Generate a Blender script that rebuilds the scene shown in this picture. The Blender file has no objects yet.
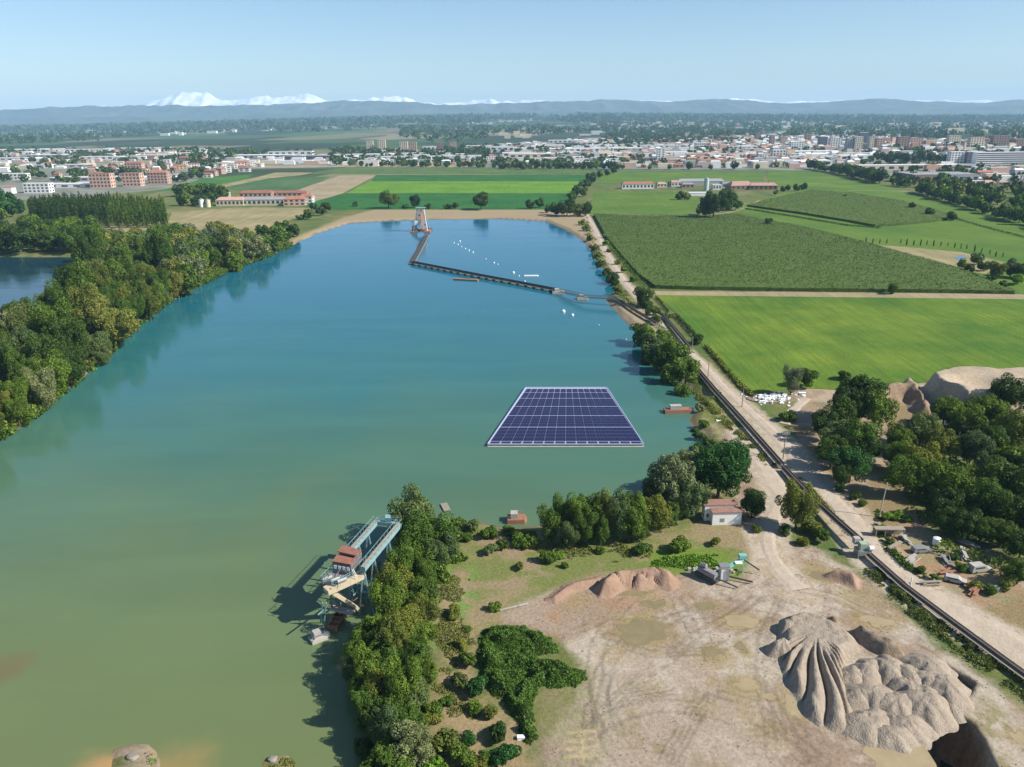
import bpy, math, random
import numpy as np
from mathutils import Vector, Matrix
random.seed(7); RNG = np.random.default_rng(11)
S = bpy.context.scene; COL = S.collection
W, HH, F = 1024, 767, 770.0
# ------------------------------------------------------------ camera
CZ = 100.0; PITCH = math.atan((383.5-118.0)/F); ROLL = math.radians(0.615)
fwd = np.array([0, math.cos(PITCH), -math.sin(PITCH)]); up0 = np.array([0, math.sin(PITCH), math.cos(PITCH)]); rt0 = np.array([1., 0, 0])
RT = math.cos(ROLL)*rt0 - math.sin(ROLL)*up0; UP = math.sin(ROLL)*rt0 + math.cos(ROLL)*up0
cd = bpy.data.cameras.new('camera'); cam = bpy.data.objects.new('camera', cd); COL.objects.link(cam)
M = Matrix(((RT[0], UP[0], -fwd[0], 0), (RT[1], UP[1], -fwd[1], 0), (RT[2], UP[2], -fwd[2], CZ), (0, 0, 0, 1)))
cam.matrix_world = M; cd.sensor_fit = 'HORIZONTAL'; cd.sensor_width = 36; cd.lens = 36*F/W; cd.clip_end = 200000; cd.clip_start = 0.5
S.camera = cam
def G(px, py, z=1.5):
    d = fwd + RT*((px-512)/F) + UP*((383.5-py)/F)
    t = (z-CZ)/d[2]
    return Vector((d[0]*t, d[1]*t, z))
def PR(p):
    v = np.array([p[0], p[1], p[2]-CZ]); zc = v@fwd
    return 512+F*(v@RT)/zc, 383.5-F*(v@UP)/zc, zc
def GP(pts, z=1.5): return [G(a, b, z) for a, b in pts]
# ------------------------------------------------------------ light
SUN_EL, SUN_X, SUN_Y = math.radians(39), 0.96, -0.28
w = bpy.data.worlds.new('World'); S.world = w; w.use_nodes = True
nt = w.node_tree; nt.nodes.clear()
sky = nt.nodes.new('ShaderNodeTexSky'); sky.sky_type = 'NISHITA'; sky.sun_disc = False
sky.sun_elevation = SUN_EL; sky.sun_rotation = math.atan2(SUN_X, SUN_Y)
sky.air_density = 1.0; sky.dust_density = 0.15; sky.ozone_density = 3.8; sky.altitude = 100
bg = nt.nodes.new('ShaderNodeBackground'); bg.inputs['Strength'].default_value = 0.088
wo = nt.nodes.new('ShaderNodeOutputWorld')
nt.links.new(sky.outputs[0], bg.inputs[0]); nt.links.new(bg.outputs[0], wo.inputs[0])
sl = bpy.data.lights.new('sun', 'SUN'); sl.energy = 5.0; sl.angle = math.radians(0.5); sl.color = (1.0, 0.95, 0.87)
so = bpy.data.objects.new('sun', sl); COL.objects.link(so)
sd_ = Vector((SUN_X*math.cos(SUN_EL), SUN_Y*math.cos(SUN_EL), math.sin(SUN_EL)))
so.rotation_euler = sd_.to_track_quat('Z', 'Y').to_euler(); so.location = (300, -100, 400)
S.view_settings.view_transform = 'Standard'; S.view_settings.look = 'None'; S.view_settings.exposure = 0.62; S.view_settings.gamma = 1
S.view_settings.use_curve_mapping = False
S.cycles.max_bounces = 5; S.cycles.transparent_max_bounces = 6; S.cycles.volume_bounces = 1
# ------------------------------------------------------------ helpers
def lin(r, g, b): return tuple(((c/255.)**2.2) for c in (r, g, b))
_mats = {}
def mat(name, col, rough=0.85, var=0.15, scale=0.5, bump=0.0, metal=0.0, spec=0.3, col2=None, objrand=0.0):
    if name in _mats: return _mats[name]
    m = bpy.data.materials.new(name); m.use_nodes = True; n = m.node_tree; p = n.nodes['Principled BSDF']
    p.inputs['Roughness'].default_value = rough; p.inputs['Metallic'].default_value = metal
    p.inputs['Specular IOR Level'].default_value = spec
    tc = n.nodes.new('ShaderNodeTexCoord'); nz = n.nodes.new('ShaderNodeTexNoise')
    nz.inputs['Scale'].default_value = scale; nz.inputs['Detail'].default_value = 6; nz.inputs['Roughness'].default_value = 0.65
    n.links.new(tc.outputs['Object'], nz.inputs['Vector'])
    rp = n.nodes.new('ShaderNodeValToRGB'); rp.color_ramp.elements[0].position = 0.3; rp.color_ramp.elements[1].position = 0.7
    c2 = col2 or tuple(min(1, c*(1+var)) for c in col); c1 = tuple(c*(1-var) for c in col) if col2 is None else col
    rp.color_ramp.elements[0].color = (*c1, 1); rp.color_ramp.elements[1].color = (*c2, 1)
    n.links.new(nz.outputs['Fac'], rp.inputs[0])
    out = rp.outputs[0]
    if objrand:
        oi = n.nodes.new('ShaderNodeObjectInfo'); mr = n.nodes.new('ShaderNodeMapRange')
        mr.inputs[3].default_value = 1-objrand; mr.inputs[4].default_value = 1+objrand
        n.links.new(oi.outputs['Random'], mr.inputs[0])
        mx = n.nodes.new('ShaderNodeVectorMath'); mx.operation = 'SCALE'
        n.links.new(out, mx.inputs[0]); n.links.new(mr.outputs[0], mx.inputs['Scale']); out = mx.outputs[0]
    n.links.new(out, p.inputs['Base Color'])
    if bump:
        b = n.nodes.new('ShaderNodeBump'); b.inputs['Strength'].default_value = bump; b.inputs['Distance'].default_value = 0.3
        n2 = n.nodes.new('ShaderNodeTexNoise'); n2.inputs['Scale'].default_value = scale*4; n2.inputs['Detail'].default_value = 8
        n.links.new(tc.outputs['Object'], n2.inputs['Vector']); n.links.new(n2.outputs['Fac'], b.inputs['Height'])
        n.links.new(b.outputs[0], p.inputs['Normal'])
    _mats[name] = m; return m
def leafmat(name, col, tr=0.25, var=0.35):
    if name in _mats: return _mats[name]
    m = bpy.data.materials.new(name); m.use_nodes = True; n = m.node_tree; n.nodes.remove(n.nodes['Principled BSDF'])
    out = n.nodes['Material Output']
    oi = n.nodes.new('ShaderNodeObjectInfo'); geo = n.nodes.new('ShaderNodeNewGeometry')
    rp = n.nodes.new('ShaderNodeValToRGB'); e = rp.color_ramp.elements
    c = np.array(col)
    e[0].color = (*(c*np.array([0.75, 0.8, 0.85])), 1); e[1].color = (*(c*np.array([1.35, 1.2, 1.0])), 1)
    n.links.new(oi.outputs['Random'], rp.inputs[0])
    mr = n.nodes.new('ShaderNodeMapRange'); mr.inputs[3].default_value = 1-var; mr.inputs[4].default_value = 1+var
    n.links.new(geo.outputs['Random Per Island'], mr.inputs[0])
    nz = n.nodes.new('ShaderNodeTexNoise'); nz.inputs['Scale'].default_value = 0.35; nz.inputs['Detail'].default_value = 3
    n.links.new(geo.outputs['Position'], nz.inputs['Vector'])
    m2 = n.nodes.new('ShaderNodeMapRange'); m2.inputs[1].default_value = .3; m2.inputs[2].default_value = .7; m2.inputs[3].default_value = .75; m2.inputs[4].default_value = 1.3
    n.links.new(nz.outputs['Fac'], m2.inputs[0])
    mu = n.nodes.new('ShaderNodeMath'); mu.operation = 'MULTIPLY'; n.links.new(mr.outputs[0], mu.inputs[0]); n.links.new(m2.outputs[0], mu.inputs[1])
    vs = n.nodes.new('ShaderNodeVectorMath'); vs.operation = 'SCALE'; n.links.new(rp.outputs[0], vs.inputs[0]); n.links.new(mu.outputs[0], vs.inputs['Scale'])
    d = n.nodes.new('ShaderNodeBsdfDiffuse'); t = n.nodes.new('ShaderNodeBsdfTranslucent'); g = n.nodes.new('ShaderNodeBsdfGlossy'); g.inputs['Roughness'].default_value = .45
    g.inputs['Color'].default_value = (.6, .65, .55, 1)
    n.links.new(vs.outputs[0], d.inputs[0]); n.links.new(vs.outputs[0], t.inputs[0])
    a = n.nodes.new('ShaderNodeMixShader'); a.inputs[0].default_value = tr; n.links.new(d.outputs[0], a.inputs[1]); n.links.new(t.outputs[0], a.inputs[2])
    b = n.nodes.new('ShaderNodeMixShader'); b.inputs[0].default_value = 0.015; n.links.new(a.outputs[0], b.inputs[1]); n.links.new(g.outputs[0], b.inputs[2])
    n.links.new(b.outputs[0], out.inputs['Surface'])
    _mats[name] = m; return m
def mesh_np(name, V, Fq, k=4):
    me = bpy.data.meshes.new(name); V = np.asarray(V, dtype=np.float32).reshape(-1, 3); Fq = np.asarray(Fq, dtype=np.int32).reshape(-1, k)
    me.vertices.add(len(V)); me.vertices.foreach_set('co', V.ravel())
    me.loops.add(Fq.size); me.loops.foreach_set('vertex_index', Fq.ravel())
    me.polygons.add(len(Fq)); me.polygons.foreach_set('loop_start', np.arange(0, Fq.size, k, dtype=np.int32)); me.polygons.foreach_set('loop_total', np.full(len(Fq), k, dtype=np.int32))
    me.update(calc_edges=True); me.validate(); return me
def link(name, me, m=None, parent=None, loc=None):
    o = bpy.data.objects.new(name, me); COL.objects.link(o)
    if me is not None and m is not None and len(me.materials) == 0: me.materials.append(m)
    if parent: o.parent = parent
    if loc is not None: o.location = loc
    return o
def kind(o, k): o['kind'] = k; return o
REG = []
def reg(o, adj, noun, where, cat, group=None, plural=None):
    """label = adj noun where; look-alikes get their place in a left-to-right count"""
    REG.append((o, adj, noun, where, plural or noun+'s')); o['category'] = cat
    if group: o['group'] = group
    return o
def one(o, label, cat, group=None):
    o['label'] = label; o['category'] = cat
    if group: o['group'] = group
    return o
def empty(name, loc, rz=0):
    o = bpy.data.objects.new(name, None); COL.objects.link(o); o.location = loc; o.rotation_euler = (0, 0, rz); o.empty_display_size = 0.5; return o
class MB:
    def __init__(s): s.v = []; s.f = []
    def poly(s, pts):
        b = len(s.v); s.v += [tuple(p) for p in pts]; s.f.append(list(range(b, b+len(pts))))
    def box(s, x0, x1, y0, y1, z0, z1):
        b = len(s.v); s.v += [(x, y, z) for z in (z0, z1) for x, y in ((x0, y0), (x1, y0), (x1, y1), (x0, y1))]
        s.f += [[b+i for i in q] for q in ((3, 2, 1, 0), (4, 5, 6, 7), (0, 1, 5, 4), (1, 2, 6, 5), (2, 3, 7, 6), (3, 0, 4, 7))]; return s
    def bar(s, p, q, wd=0.3, ht=None):
        ht = ht or wd; p = Vector(p); q = Vector(q); d = (q-p).normalized(); u = Vector((0, 0, 1)) if abs(d.z) < .95 else Vector((0, 1, 0))
        r = d.cross(u).normalized()*wd/2; t = r.cross(d).normalized()*ht/2; b = len(s.v)
        for c in (p, q):
            for a, e in ((-1, -1), (1, -1), (1, 1), (-1, 1)): s.v.append(tuple(c+r*a+t*e))
        s.f += [[b+i for i in k] for k in ((0, 1, 2, 3), (7, 6, 5, 4), (1, 0, 4, 5), (2, 1, 5, 6), (3, 2, 6, 7), (0, 3, 7, 4))]; return s
    def cyl(s, p, q, r0, r1, n=10):
        p = Vector(p); q = Vector(q); d = (q-p).normalized(); u = Vector((0, 0, 1)) if abs(d.z) < .95 else Vector((0, 1, 0))
        a = d.cross(u).normalized(); c = a.cross(d); b = len(s.v)
        for cc, r in ((p, r0), (q, r1)):
            for i in range(n):
                t = 2*math.pi*i/n; s.v.append(tuple(cc+a*(math.cos(t)*r)+c*(math.sin(t)*r)))
        for i in range(n): s.f.append([b+i, b+(i+1) % n, b+n+(i+1) % n, b+n+i])
        s.f.append([b+i for i in range(n)][::-1]); s.f.append([b+n+i for i in range(n)]); return s
    def prism(s, pts, z0, z1):
        n = len(pts); b = len(s.v); s.v += [(p[0], p[1], z0) for p in pts]+[(p[0], p[1], z1) for p in pts]
        for i in range(n): s.f.append([b+i, b+(i+1) % n, b+n+(i+1) % n, b+n+i])
        s.f.append(list(range(b, b+n))[::-1]); s.f.append(list(range(b+n, b+2*n))); return s
    def mesh(s, name='m'):
        me = bpy.data.meshes.new(name); me.from_pydata(s.v, [], s.f); me.update(); return me
    def build(s, name, m, parent=None): 
        return link(name, s.mesh(name), m, parent)
def _h(ix, iy, seed):
    n = (ix.astype(np.int64)*374761393 + iy.astype(np.int64)*668265263 + seed*1442695041) & 0x7fffffff
    n = ((n ^ (n >> 13))*1274126177) & 0x7fffffff
    return ((n ^ (n >> 16)) & 0xffff)/65535.0
def vnoise(x, y, seed=0):
    x = np.asarray(x, float); y = np.asarray(y, float); ix = np.floor(x); iy = np.floor(y); fx = x-ix; fy = y-iy; fx = fx*fx*(3-2*fx); fy = fy*fy*(3-2*fy)
    a = _h(ix, iy, seed); b = _h(ix+1, iy, seed); c = _h(ix, iy+1, seed); d = _h(ix+1, iy+1, seed)
    return (a*(1-fx)+b*fx)*(1-fy)+(c*(1-fx)+d*fx)*fy
def fbm(x, y, scale, octv=4, seed=0):
    t = 0; a = 1; s = 0
    for i in range(octv): t = t+a*vnoise(np.asarray(x)/scale*2**i, np.asarray(y)/scale*2**i, seed+i*17); s += a; a *= .5
    return t/s
def sdist(x, y, poly):
    """signed distance, positive outside"""
    x = np.asarray(x, float); y = np.asarray(y, float); P = np.array([(p[0], p[1]) for p in poly]); d = np.full(x.shape, 1e18); ins = np.zeros(x.shape, bool)
    for i in range(len(P)):
        a = P[i]; b = P[(i+1) % len(P)]; e = b-a; L = e@e+1e-12
        t = np.clip(((x-a[0])*e[0]+(y-a[1])*e[1])/L, 0, 1); dx = x-a[0]-t*e[0]; dy = y-a[1]-t*e[1]
        d = np.minimum(d, dx*dx+dy*dy)
        c = ((a[1] > y) != (b[1] > y)); 
        with np.errstate(divide='ignore', invalid='ignore'): xi = a[0]+(y-a[1])*e[0]/(e[1] if e[1] != 0 else 1e-9)
        ins ^= (c & (x < xi))
    return np.sqrt(d)*np.where(ins, -1, 1)
def ldist(x, y, line):
    P = np.array([(p[0], p[1]) for p in line]); d = np.full(np.asarray(x).shape, 1e18)
    for i in range(len(P)-1):
        a = P[i]; e = P[i+1]-a; L = e@e+1e-12; t = np.clip(((x-a[0])*e[0]+(y-a[1])*e[1])/L, 0, 1)
        d = np.minimum(d, (x-a[0]-t*e[0])**2+(y-a[1]-t*e[1])**2)
    return np.sqrt(d)
def sst(a, b, x): t = np.clip((x-a)/(b-a), 0, 1); return t*t*(3-2*t)
# ------------------------------------------------------------ terrain
LAKE_PX = [(-260,900),(-200,560),(-90,480),(0,440),(22,427),(52,403),(82,378),(112,352),(120,343),(136,327),(160,308),(200,286),(235,268),(270,256),(290,246),(318,233),(350,223),(390,220.5),(430,219),(500,218.5),(545,221),(566,230),(582,240),(592,252),(603,268),(612,283),(616,292),(606,298),(612,308),(628,324),(644,335),(652,352),(662,372),(690,386),(700,396),(696,410),(690,420),(702,434),(706,446),(690,460),(668,478),(630,505),(592,522),(552,528),(530,527),(505,529),(480,523),(455,522),(432,535),(408,556),(392,585),(380,620),(366,650),(358,690),(368,725),(392,767),(430,900)]
LAKE = GP(LAKE_PX, 0.0)
POND_PX = [(-120,262),(0,257),(76,257),(84,263),(72,280),(52,296),(44,312),(20,322),(-10,330),(-120,350)]
POND = GP(POND_PX, 0.0)
PIT = GP([(942,662),(960,672),(980,684),(972,694),(958,703),(954,711),(966,716),(976,722),(987,740),(1000,770),(1010,800),(1030,900),(950,900),(940,800),(934,765),(920,740),(910,725),(912,714),(938,706),(955,694),(950,684),(938,674)], 1.5)
BIG = GP([(914,394),(926,387),(960,385),(1000,386),(1080,386),(1100,430),(1000,428),(955,424),(940,416),(930,404)], 1.5)
LOW = GP([(872,400),(884,391),(905,387),(918,391),(932,404),(940,420),(915,416),(905,402),(890,404),(880,410)], 1.5)
YARD_PX = [(505,618),(535,600),(575,583),(600,574),(680,577),(738,583),(752,566),(756,545),(742,530),(735,500),(724,462),(722,432),(735,424),(750,446),(780,480),(800,497),(786,520),(782,542),(815,548),(850,568),(868,578),(892,605),(930,640),(975,672),(1024,706),(1100,760),(1100,960),(540,960),(548,740),(578,700),(592,672),(572,650),(552,632)]
YARD = GP(YARD_PX)
ISL = GP([(112,775),(114,752),(124,745),(150,746),(158,756),(160,800),(112,800)], 0.0)
ISL2 = GP([(258,764),(262,755),(280,752),(294,758),(296,768),(280,776),(262,774)], 0.0)
def island_h(x, y):
    d = np.minimum(sdist(x, y, ISL), sdist(x, y, ISL2)+0.6)
    return np.where(d < 3, 0.5*(.6+.8*fbm(x, y, 2.5, 3, 92))-.75*sst(-1.2, 1.2, d+1.2*(fbm(x, y, 2, 3, 91)-.5))-1.2*sst(1, 3, d), -9)
BASIN = [(a[0], a[1]) for a in GP([(-100,600),(60,660),(90,770),(-150,800)], 0)]
def upl(x, y):
    x = np.asarray(x, float); y = np.asarray(y, float)
    return sst(2600, 13500, y)*105*np.exp(-((x/np.maximum(y, 1))/0.42)**2)
def Hgt(x, y):
    x = np.asarray(x, float); y = np.asarray(y, float)
    h = np.full(x.shape, 1.5)
    near = (y < 1000) & (np.abs(x) < 900)
    xs = x[near]; ys = y[near]
    d = sdist(xs, ys, LAKE)+2.2*(fbm(xs, ys, 7, 3, 5)-.5)
    d2 = sdist(xs, ys, POND)
    hh = np.where(d > 0, 1.5*sst(-0.5, 4.5, d), 0)-3.0*sst(0, 7, -d)
    hh2 = 1.5*sst(0, 5, d2)-3.0*sst(0, 6, -d2)
    hh = np.minimum(hh, hh2)
    hh = hh+np.where(d > 4, 0.09*(fbm(xs, ys, 6, 4, 9)-.5)*sst(4, 8, d), 0)
    hh = np.maximum(hh, island_h(xs, ys))
    # pit, cut steeply on its far side, ramping down from the yard
    dp = sdist(xs, ys, PIT)+1.2*(fbm(xs, ys, 3, 3, 31)-.5)
    wall = sst(0, 2.6, -dp); ramp = sst(PITX0, PITX0+15, xs)
    hh = hh-9.5*wall
    # big gravel terrace behind the trees
    db = sdist(xs, ys, BIG)+9*(fbm(xs, ys, 10, 4, 41)-.5)
    hh = hh+9.5*sst(0, 5.5, -db)*(.82+.36*fbm(xs, ys, 16, 3, 46))-3.5*sst(9, 3, np.sqrt(((xs-BC[0])/1.5)**2+((ys-BC[1]))**2))*(db < 0)
    dlw = sdist(xs, ys, LOW)+4*(fbm(xs, ys, 5, 3, 43)-.5); hh = hh+5.0*sst(0, 5, -dlw)*(.6+.8*fbm(xs, ys, 6, 3, 44))
    # dry ditch bank between belt and yard
    h[near] = hh
    # the plain rises gently towards the mountains
    return h+upl(x, y)
BC = G(978, 388, 8)
PITX0 = G(850, 720, 1.5)[0]
def axis(lo, hi, f0, f1, step, g, mx, out_lo, out_hi):
    a = list(np.arange(f0, f1, step)); s = step; v = a[-1]
    while v < out_hi:
        s = min(s*g, mx) if v < hi else s*1.16
        v += s; a.append(v)
    s = step; v = a[0]; b = []
    while v > out_lo:
        s = min(s*g, mx) if v > lo else s*1.16
        v -= s; b.append(v)
    return np.array(b[::-1]+a)
XS = axis(-600, 800, 0, 190, 0.42, 1.06, 3.2, -70000, 70000)
YS = axis(50, 900, 94, 290, 0.42, 1.04, 3.2, -3000, 70000)
X, Y = np.meshgrid(XS, YS); ny, nx = X.shape
Z = Hgt(X.ravel(), Y.ravel()).reshape(X.shape)
def zat(x, y): return float(Hgt(np.array([x]), np.array([y]))[0])
def gz(px, py):
    z = 1.5
    for i in range(4): p = G(px, py, z); z = zat(p.x, p.y)
    return G(px, py, z)
idx = np.arange(nx*ny).reshape(ny, nx)
Fq = np.stack([idx[:-1, :-1], idx[:-1, 1:], idx[1:, 1:], idx[1:, :-1]], -1).reshape(-1, 4)
gm = mesh_np('ground', np.stack([X, Y, Z], -1).reshape(-1, 3), Fq)
gm.polygons.foreach_set('use_smooth', np.ones(len(gm.polygons), bool))
ROAD0 = [(586,214),(594,228),(602,244),(612,262),(624,281),(640,298),(656,317),(680,344),(704,366),(724,388),(746,408),(768,428),(790,452),(812,480),(834,502),(852,522),(866,545),(884,566),(915,590),(960,618),(1010,645),(1080,690)]
TRK0 = [(740,432),(756,455),(772,480),(782,500),(772,520),(768,545),(780,570),(800,590)]
PUD = ((655,604,2.6,1.5,1),(641,632,4.6,3.6,1),(706,606,2.2,1.2,1),(741,620,3.2,2.2,0),(712,653,2.0,1.6,1),(746,684,2.3,1.4,0),(876,621,3.4,1.8,0),(793,707,1.3,2.6,0),(742,648,1.0,1.8,1),(768,697,1.2,.8,0),(821,575,2.6,2.0,1),(632,593,3,1.2,1),(950,560,3,1.4,1),(1020,738,1.6,1.4,0),(822,405,3,3.2,1))
# paint: what the soil itself is
xs = X.ravel(); ys = Y.ravel(); zs = Z.ravel()
def L3(c): return np.array(c)
GRASS = np.array((.075, .12, .028)); OLIVE = np.array((.12, .135, .04)); DRY = np.array((.27, .215, .11)); SAND = np.array((.36, .28, .19)); PINK = np.array((.29, .21, .145)); MUD = np.array((.21, .145, .09)); PALE = np.array((.43, .36, .275)); BR = np.array((.30, .19, .11)); OCH = np.array((.34, .27, .11)); DK = np.array((.035, .045, .02))
n1 = fbm(xs, ys, 14, 5, 1)[:, None]; n2 = fbm(xs, ys, 4, 4, 2)[:, None]; n3 = fbm(xs, ys, 1.6, 3, 3)[:, None]; n4 = fbm(xs, ys, 40, 4, 4)[:, None]
def mix(a, b, t): return a*(1-t)+b*t
C = mix(GRASS, OLIVE, sst(.35, .6, n1)); C = mix(C, DRY, sst(.52, .68, n2*.5+n4*.5)*.55)
dl = sdist(xs, ys, LAKE)[:, None]
nr = ((ys < 1000) & (np.abs(xs) < 900))[:, None]
beach = GP([(235,268),(300,236),(345,218),(390,206),(560,207),(585,215),(600,240),(612,280),(590,270),(560,236),(430,222),(350,226),(270,262)], 1)
bz = sst(6, -4, sdist(xs, ys, beach)[:, None]+8*(n2-.5)); C = mix(C, mix(DRY*1.15, PINK*1.1, sst(.4, .6, n2)), bz*.9)
def zone(px, col, soft=2.0, amp=4.0, k=1.0, z=1.5, n=None):
    global C
    d = sdist(xs, ys, GP(px, z))[:, None]+amp*((n2 if n is None else n)-.5)*2
    C = mix(C, col, sst(soft, -soft, d)*k)
zone([(602,298),(640,305),(668,345),(655,350),(640,336),(618,318)], mix(DRY, SAND, .5), 1.5, 3)
zone([(410,560),(450,522),(640,545),(700,520),(790,520),(760,590),(590,590),(520,620),(470,640),(420,600)], mix(mix(OLIVE*1.25, DRY*.9, sst(.45, .62, n1*.5+n2*.5)), PINK*.9, sst(.56, .70, n2)*.5), 2, 4)
zone([(430,575),(470,570),(470,640),(430,660)], mix(GRASS*1.9, DRY, sst(.45, .62, n2)), 2, 4)
zone([(655,548),(700,548),(745,565),(740,577),(690,578),(640,572)], np.array((.13, .19, .03)), 1.5, 3)
zone([(440,620),(480,620),(480,700),(520,700),(540,767),(540,860),(430,860),(430,700)], mix(mix(GRASS, OLIVE, .5), mix(DRY, BR, .3), sst(.38, .55, n1*.4+n2*.6)), 2, 4)
zone([(700,385),(722,430),(740,420),(712,378)], mix(OLIVE*1.25, DRY, sst(.45, .6, n2)), 1.5, 2)
zone([(690,392),(725,432),(735,425),(745,440),(700,440)], mix(OLIVE*1.2, DRY, sst(.4, .6, n2)), 1.5, 2)
# woodland floor on the left bank and right cluster
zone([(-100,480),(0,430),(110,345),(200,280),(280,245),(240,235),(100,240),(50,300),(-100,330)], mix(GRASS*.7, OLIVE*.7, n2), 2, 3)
zone([(795,390),(868,378),(1100,385),(1100,640),(1024,640),(960,600),(905,565),(872,540),(835,495),(800,455),(790,420)], mix(SAND*.9, mix(BR, OLIVE, .4), sst(.42, .56, n1)), 2, 3)
zone([(890,430),(1100,400),(1100,560),(1000,560),(930,540),(900,470)], mix(OLIVE, GRASS, n2), 3, 4, .8)
zone([(800,385),(870,378),(900,400),(880,440),(840,430),(795,425)], mix(PINK, SAND, sst(.4, .6, n2)), 2, 3)
zone([(873,540),(905,520),(1000,560),(1024,600),(980,612),(930,585)], mix(BR, mix(SAND, OLIVE, .5), sst(.45, .58, n2)), 1.5, 3)
# the bare yard: swept sand with wheel tracks and damp stains
yx = xs-G(700,700)[0]; yy = ys-G(700,700)[1]
tr = fbm(xs*.35+ys*.9, xs*.9-ys*.35, 9, 4, 77)[:, None]
sw = np.sin((np.hypot(yx+20, yy+35)+6*n1[:, 0])*1.9)[:, None]
track = mix(PINK, PALE, sst(.38, .62, n1*.45+tr*.35+n3*.2)); track = track*(1+.05*sw*sst(.45, .6, tr))
track = mix(track, MUD*1.25, sst(.56, .70, n2*.55+n4*.45)*.6); track = track*(.80+.22*n3)
yz = sst(1.6, -1.6, sdist(xs, ys, YARD)[:, None]+5*(n2-.5)); C = mix(C, track, yz)
zone([(500,618),(590,575),(690,575),(700,600),(640,610),(560,640),(520,640)], mix(PINK*.95, BR*1.0, sst(.4, .6, n2)), 2, 3, .75)
zone([(530,690),(590,670),(610,720),(600,800),(530,800)], mix(PINK*.9, mix(OLIVE, DRY, .5), sst(.42, .6, n1*.5+n3*.5)), 2.5, 4, .7)
zone([(600,640),(760,640),(800,720),(740,860),(590,860)], mix(PALE*.93, mix(DRY, OLIVE, .35), sst(.5, .68, n2*.6+n3*.4)), 4, 5, .45)
zone([(980,700),(1100,760),(1100,860),(1000,860),(960,715)], mix(PALE*.95, mix(DRY, OLIVE, .4), sst(.44, .6, n1*.4+n3*.6)), 2, 3, .8)
for cx, cy, r, k in ((640,632,30,.8),(612,655,16,.4),(655,604,18,.6),(625,590,20,.5),(715,655,22,.5),(742,690,26,.6),(860,600,30,.4),(700,705,18,.4),(575,600,20,.5),(770,730,26,.35),(820,570,22,.75),(655,690,14,.4),(735,622,24,.45)):
    g = G(cx, cy); R = r/5.0
    dd = np.sqrt(((xs-g.x)/1.0)**2+((ys-g.y)/.9)**2)[:, None]/R+1.6*(n2-.5)+.6*(n3-.5)
    C = mix(C, mix(OCH, MUD, .45) if r < 28 else mix(OCH, OLIVE, .35), sst(1.05, .55, dd)*k)
# track rings, paired wheel ruts
for rad, off in ((26, (10, -2)), (29, (10, -2)), (38, (22, 5)), (41, (22, 5)), (17, (-6, -20)), (20, (-6, -20))):
    dd = np.abs(np.hypot(yx-off[0], yy-off[1])-rad+3*(n4[:, 0]-.5))[:, None]
    C = mix(C, C*.80, sst(.55, .15, dd)*yz*sst(.4, .55, n1))
for ln, w0, w1 in ((ROAD0, 2.6, 6.5), (TRK0, 3.0, 4.5)):
    q0 = GP(ln); dd = ldist(xs, ys, q0)[:, None]; t_ = sst(330, 130, ys)[:, None]; ww = w0+(w1-w0)*t_
    C = mix(C, mix(SAND, PALE, sst(.35, .6, n2*.5+n3*.5)), sst(ww+2.0, ww-.5, dd+2.4*(n2-.5)+1.2*(n3-.5))*nr*.92)
for cx, cy, rx, ry, mm in PUD:
    g = G(cx, cy); dd = np.sqrt(((xs-g.x)/rx)**2+((ys-g.y)/ry)**2)[:, None]+1.3*(n2-.5)+.8*(n3-.5)
    C = mix(C, mix(MUD, OCH, .5), sst(2.3, .9, dd)*.8)
RUTS = [[(772,585),(740,610),(690,640),(640,680),(600,720)],[(790,580),(770,625),(760,690),(770,760)],[(775,590),(830,600),(880,625),(930,648),(1000,690)],[(680,600),(700,640),(700,700),(660,767)],[(600,640),(650,655),(720,650),(765,625)],[(620,700),(680,690),(740,710),(800,760)],[(560,640),(600,620),(660,625),(720,600),(770,575)],[(765,560),(780,600),(765,640),(765,690),(790,740)],[(640,620),(600,680),(580,767)]]
rutd = np.full(len(xs), 9.0)
near_ = np.where((xs > -5) & (xs < 195) & (ys > 92) & (ys < 300))[0]
for L_ in RUTS:
    for o_ in (0, 2.6):
        q0 = [(g.x+o_*.8, g.y+o_*.5) for g in GP(L_)]
        wx = xs[near_]+3*(n1[near_, 0]-.5); wy = ys[near_]+3*(n4[near_, 0]-.5); dd = ldist(wx, wy, q0); rutd[near_] = np.minimum(rutd[near_], np.abs(dd-.95))
C = mix(C, C*.76, (sst(.42, .12, rutd)*sst(.36, .5, n2[:, 0]))[:, None]*yz)
for l_ in ([(581,729),(583,764)], [(569,733),(595,731)], [(567,741),(597,739)], [(566,749),(599,747)], [(565,757),(600,755)]):
    C = mix(C, mix(OCH*1.25, SAND, .4), sst(.55, .1, ldist(xs, ys, GP(l_))[:, None]+.5*(n3-.5))*.7)
# lake margin: wet mud below, green sedge above
C = mix(C, MUD*.8, sst(1.4, .2, dl)*sst(-2, 0, dl)*nr)
C = mix(C, BR*1.1, sst(0, -2, dl)*nr)
pit = sst(1.0, -1.0, sdist(xs, ys, PIT)[:, None]); C = mix(C, mix(MUD*.75, SAND*.7, n2), pit*.9)
di = np.minimum(sdist(xs, ys, ISL), sdist(xs, ys, ISL2)+.6)[:, None]
C = mix(C, mix(SAND*.75, OLIVE, sst(.5, .6, n2)), sst(1.5, .5, di)); 
dlow = sdist(xs, ys, LOW)[:, None]; C = mix(C, mix(MUD*1.2, PINK*.9, n2), sst(2, 0, dlow)); dbig = sdist(xs, ys, BIG)[:, None]; C = mix(C, mix(SAND*1.02, PALE, n2*.6), sst(4, 0, dbig)); C = mix(C, MUD*1.1, sst(6, 2, np.abs(dbig+1))*sst(.45, .6, n1)*.6)
ca = gm.color_attributes.new('soil', 'FLOAT_COLOR', 'POINT')
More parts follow.
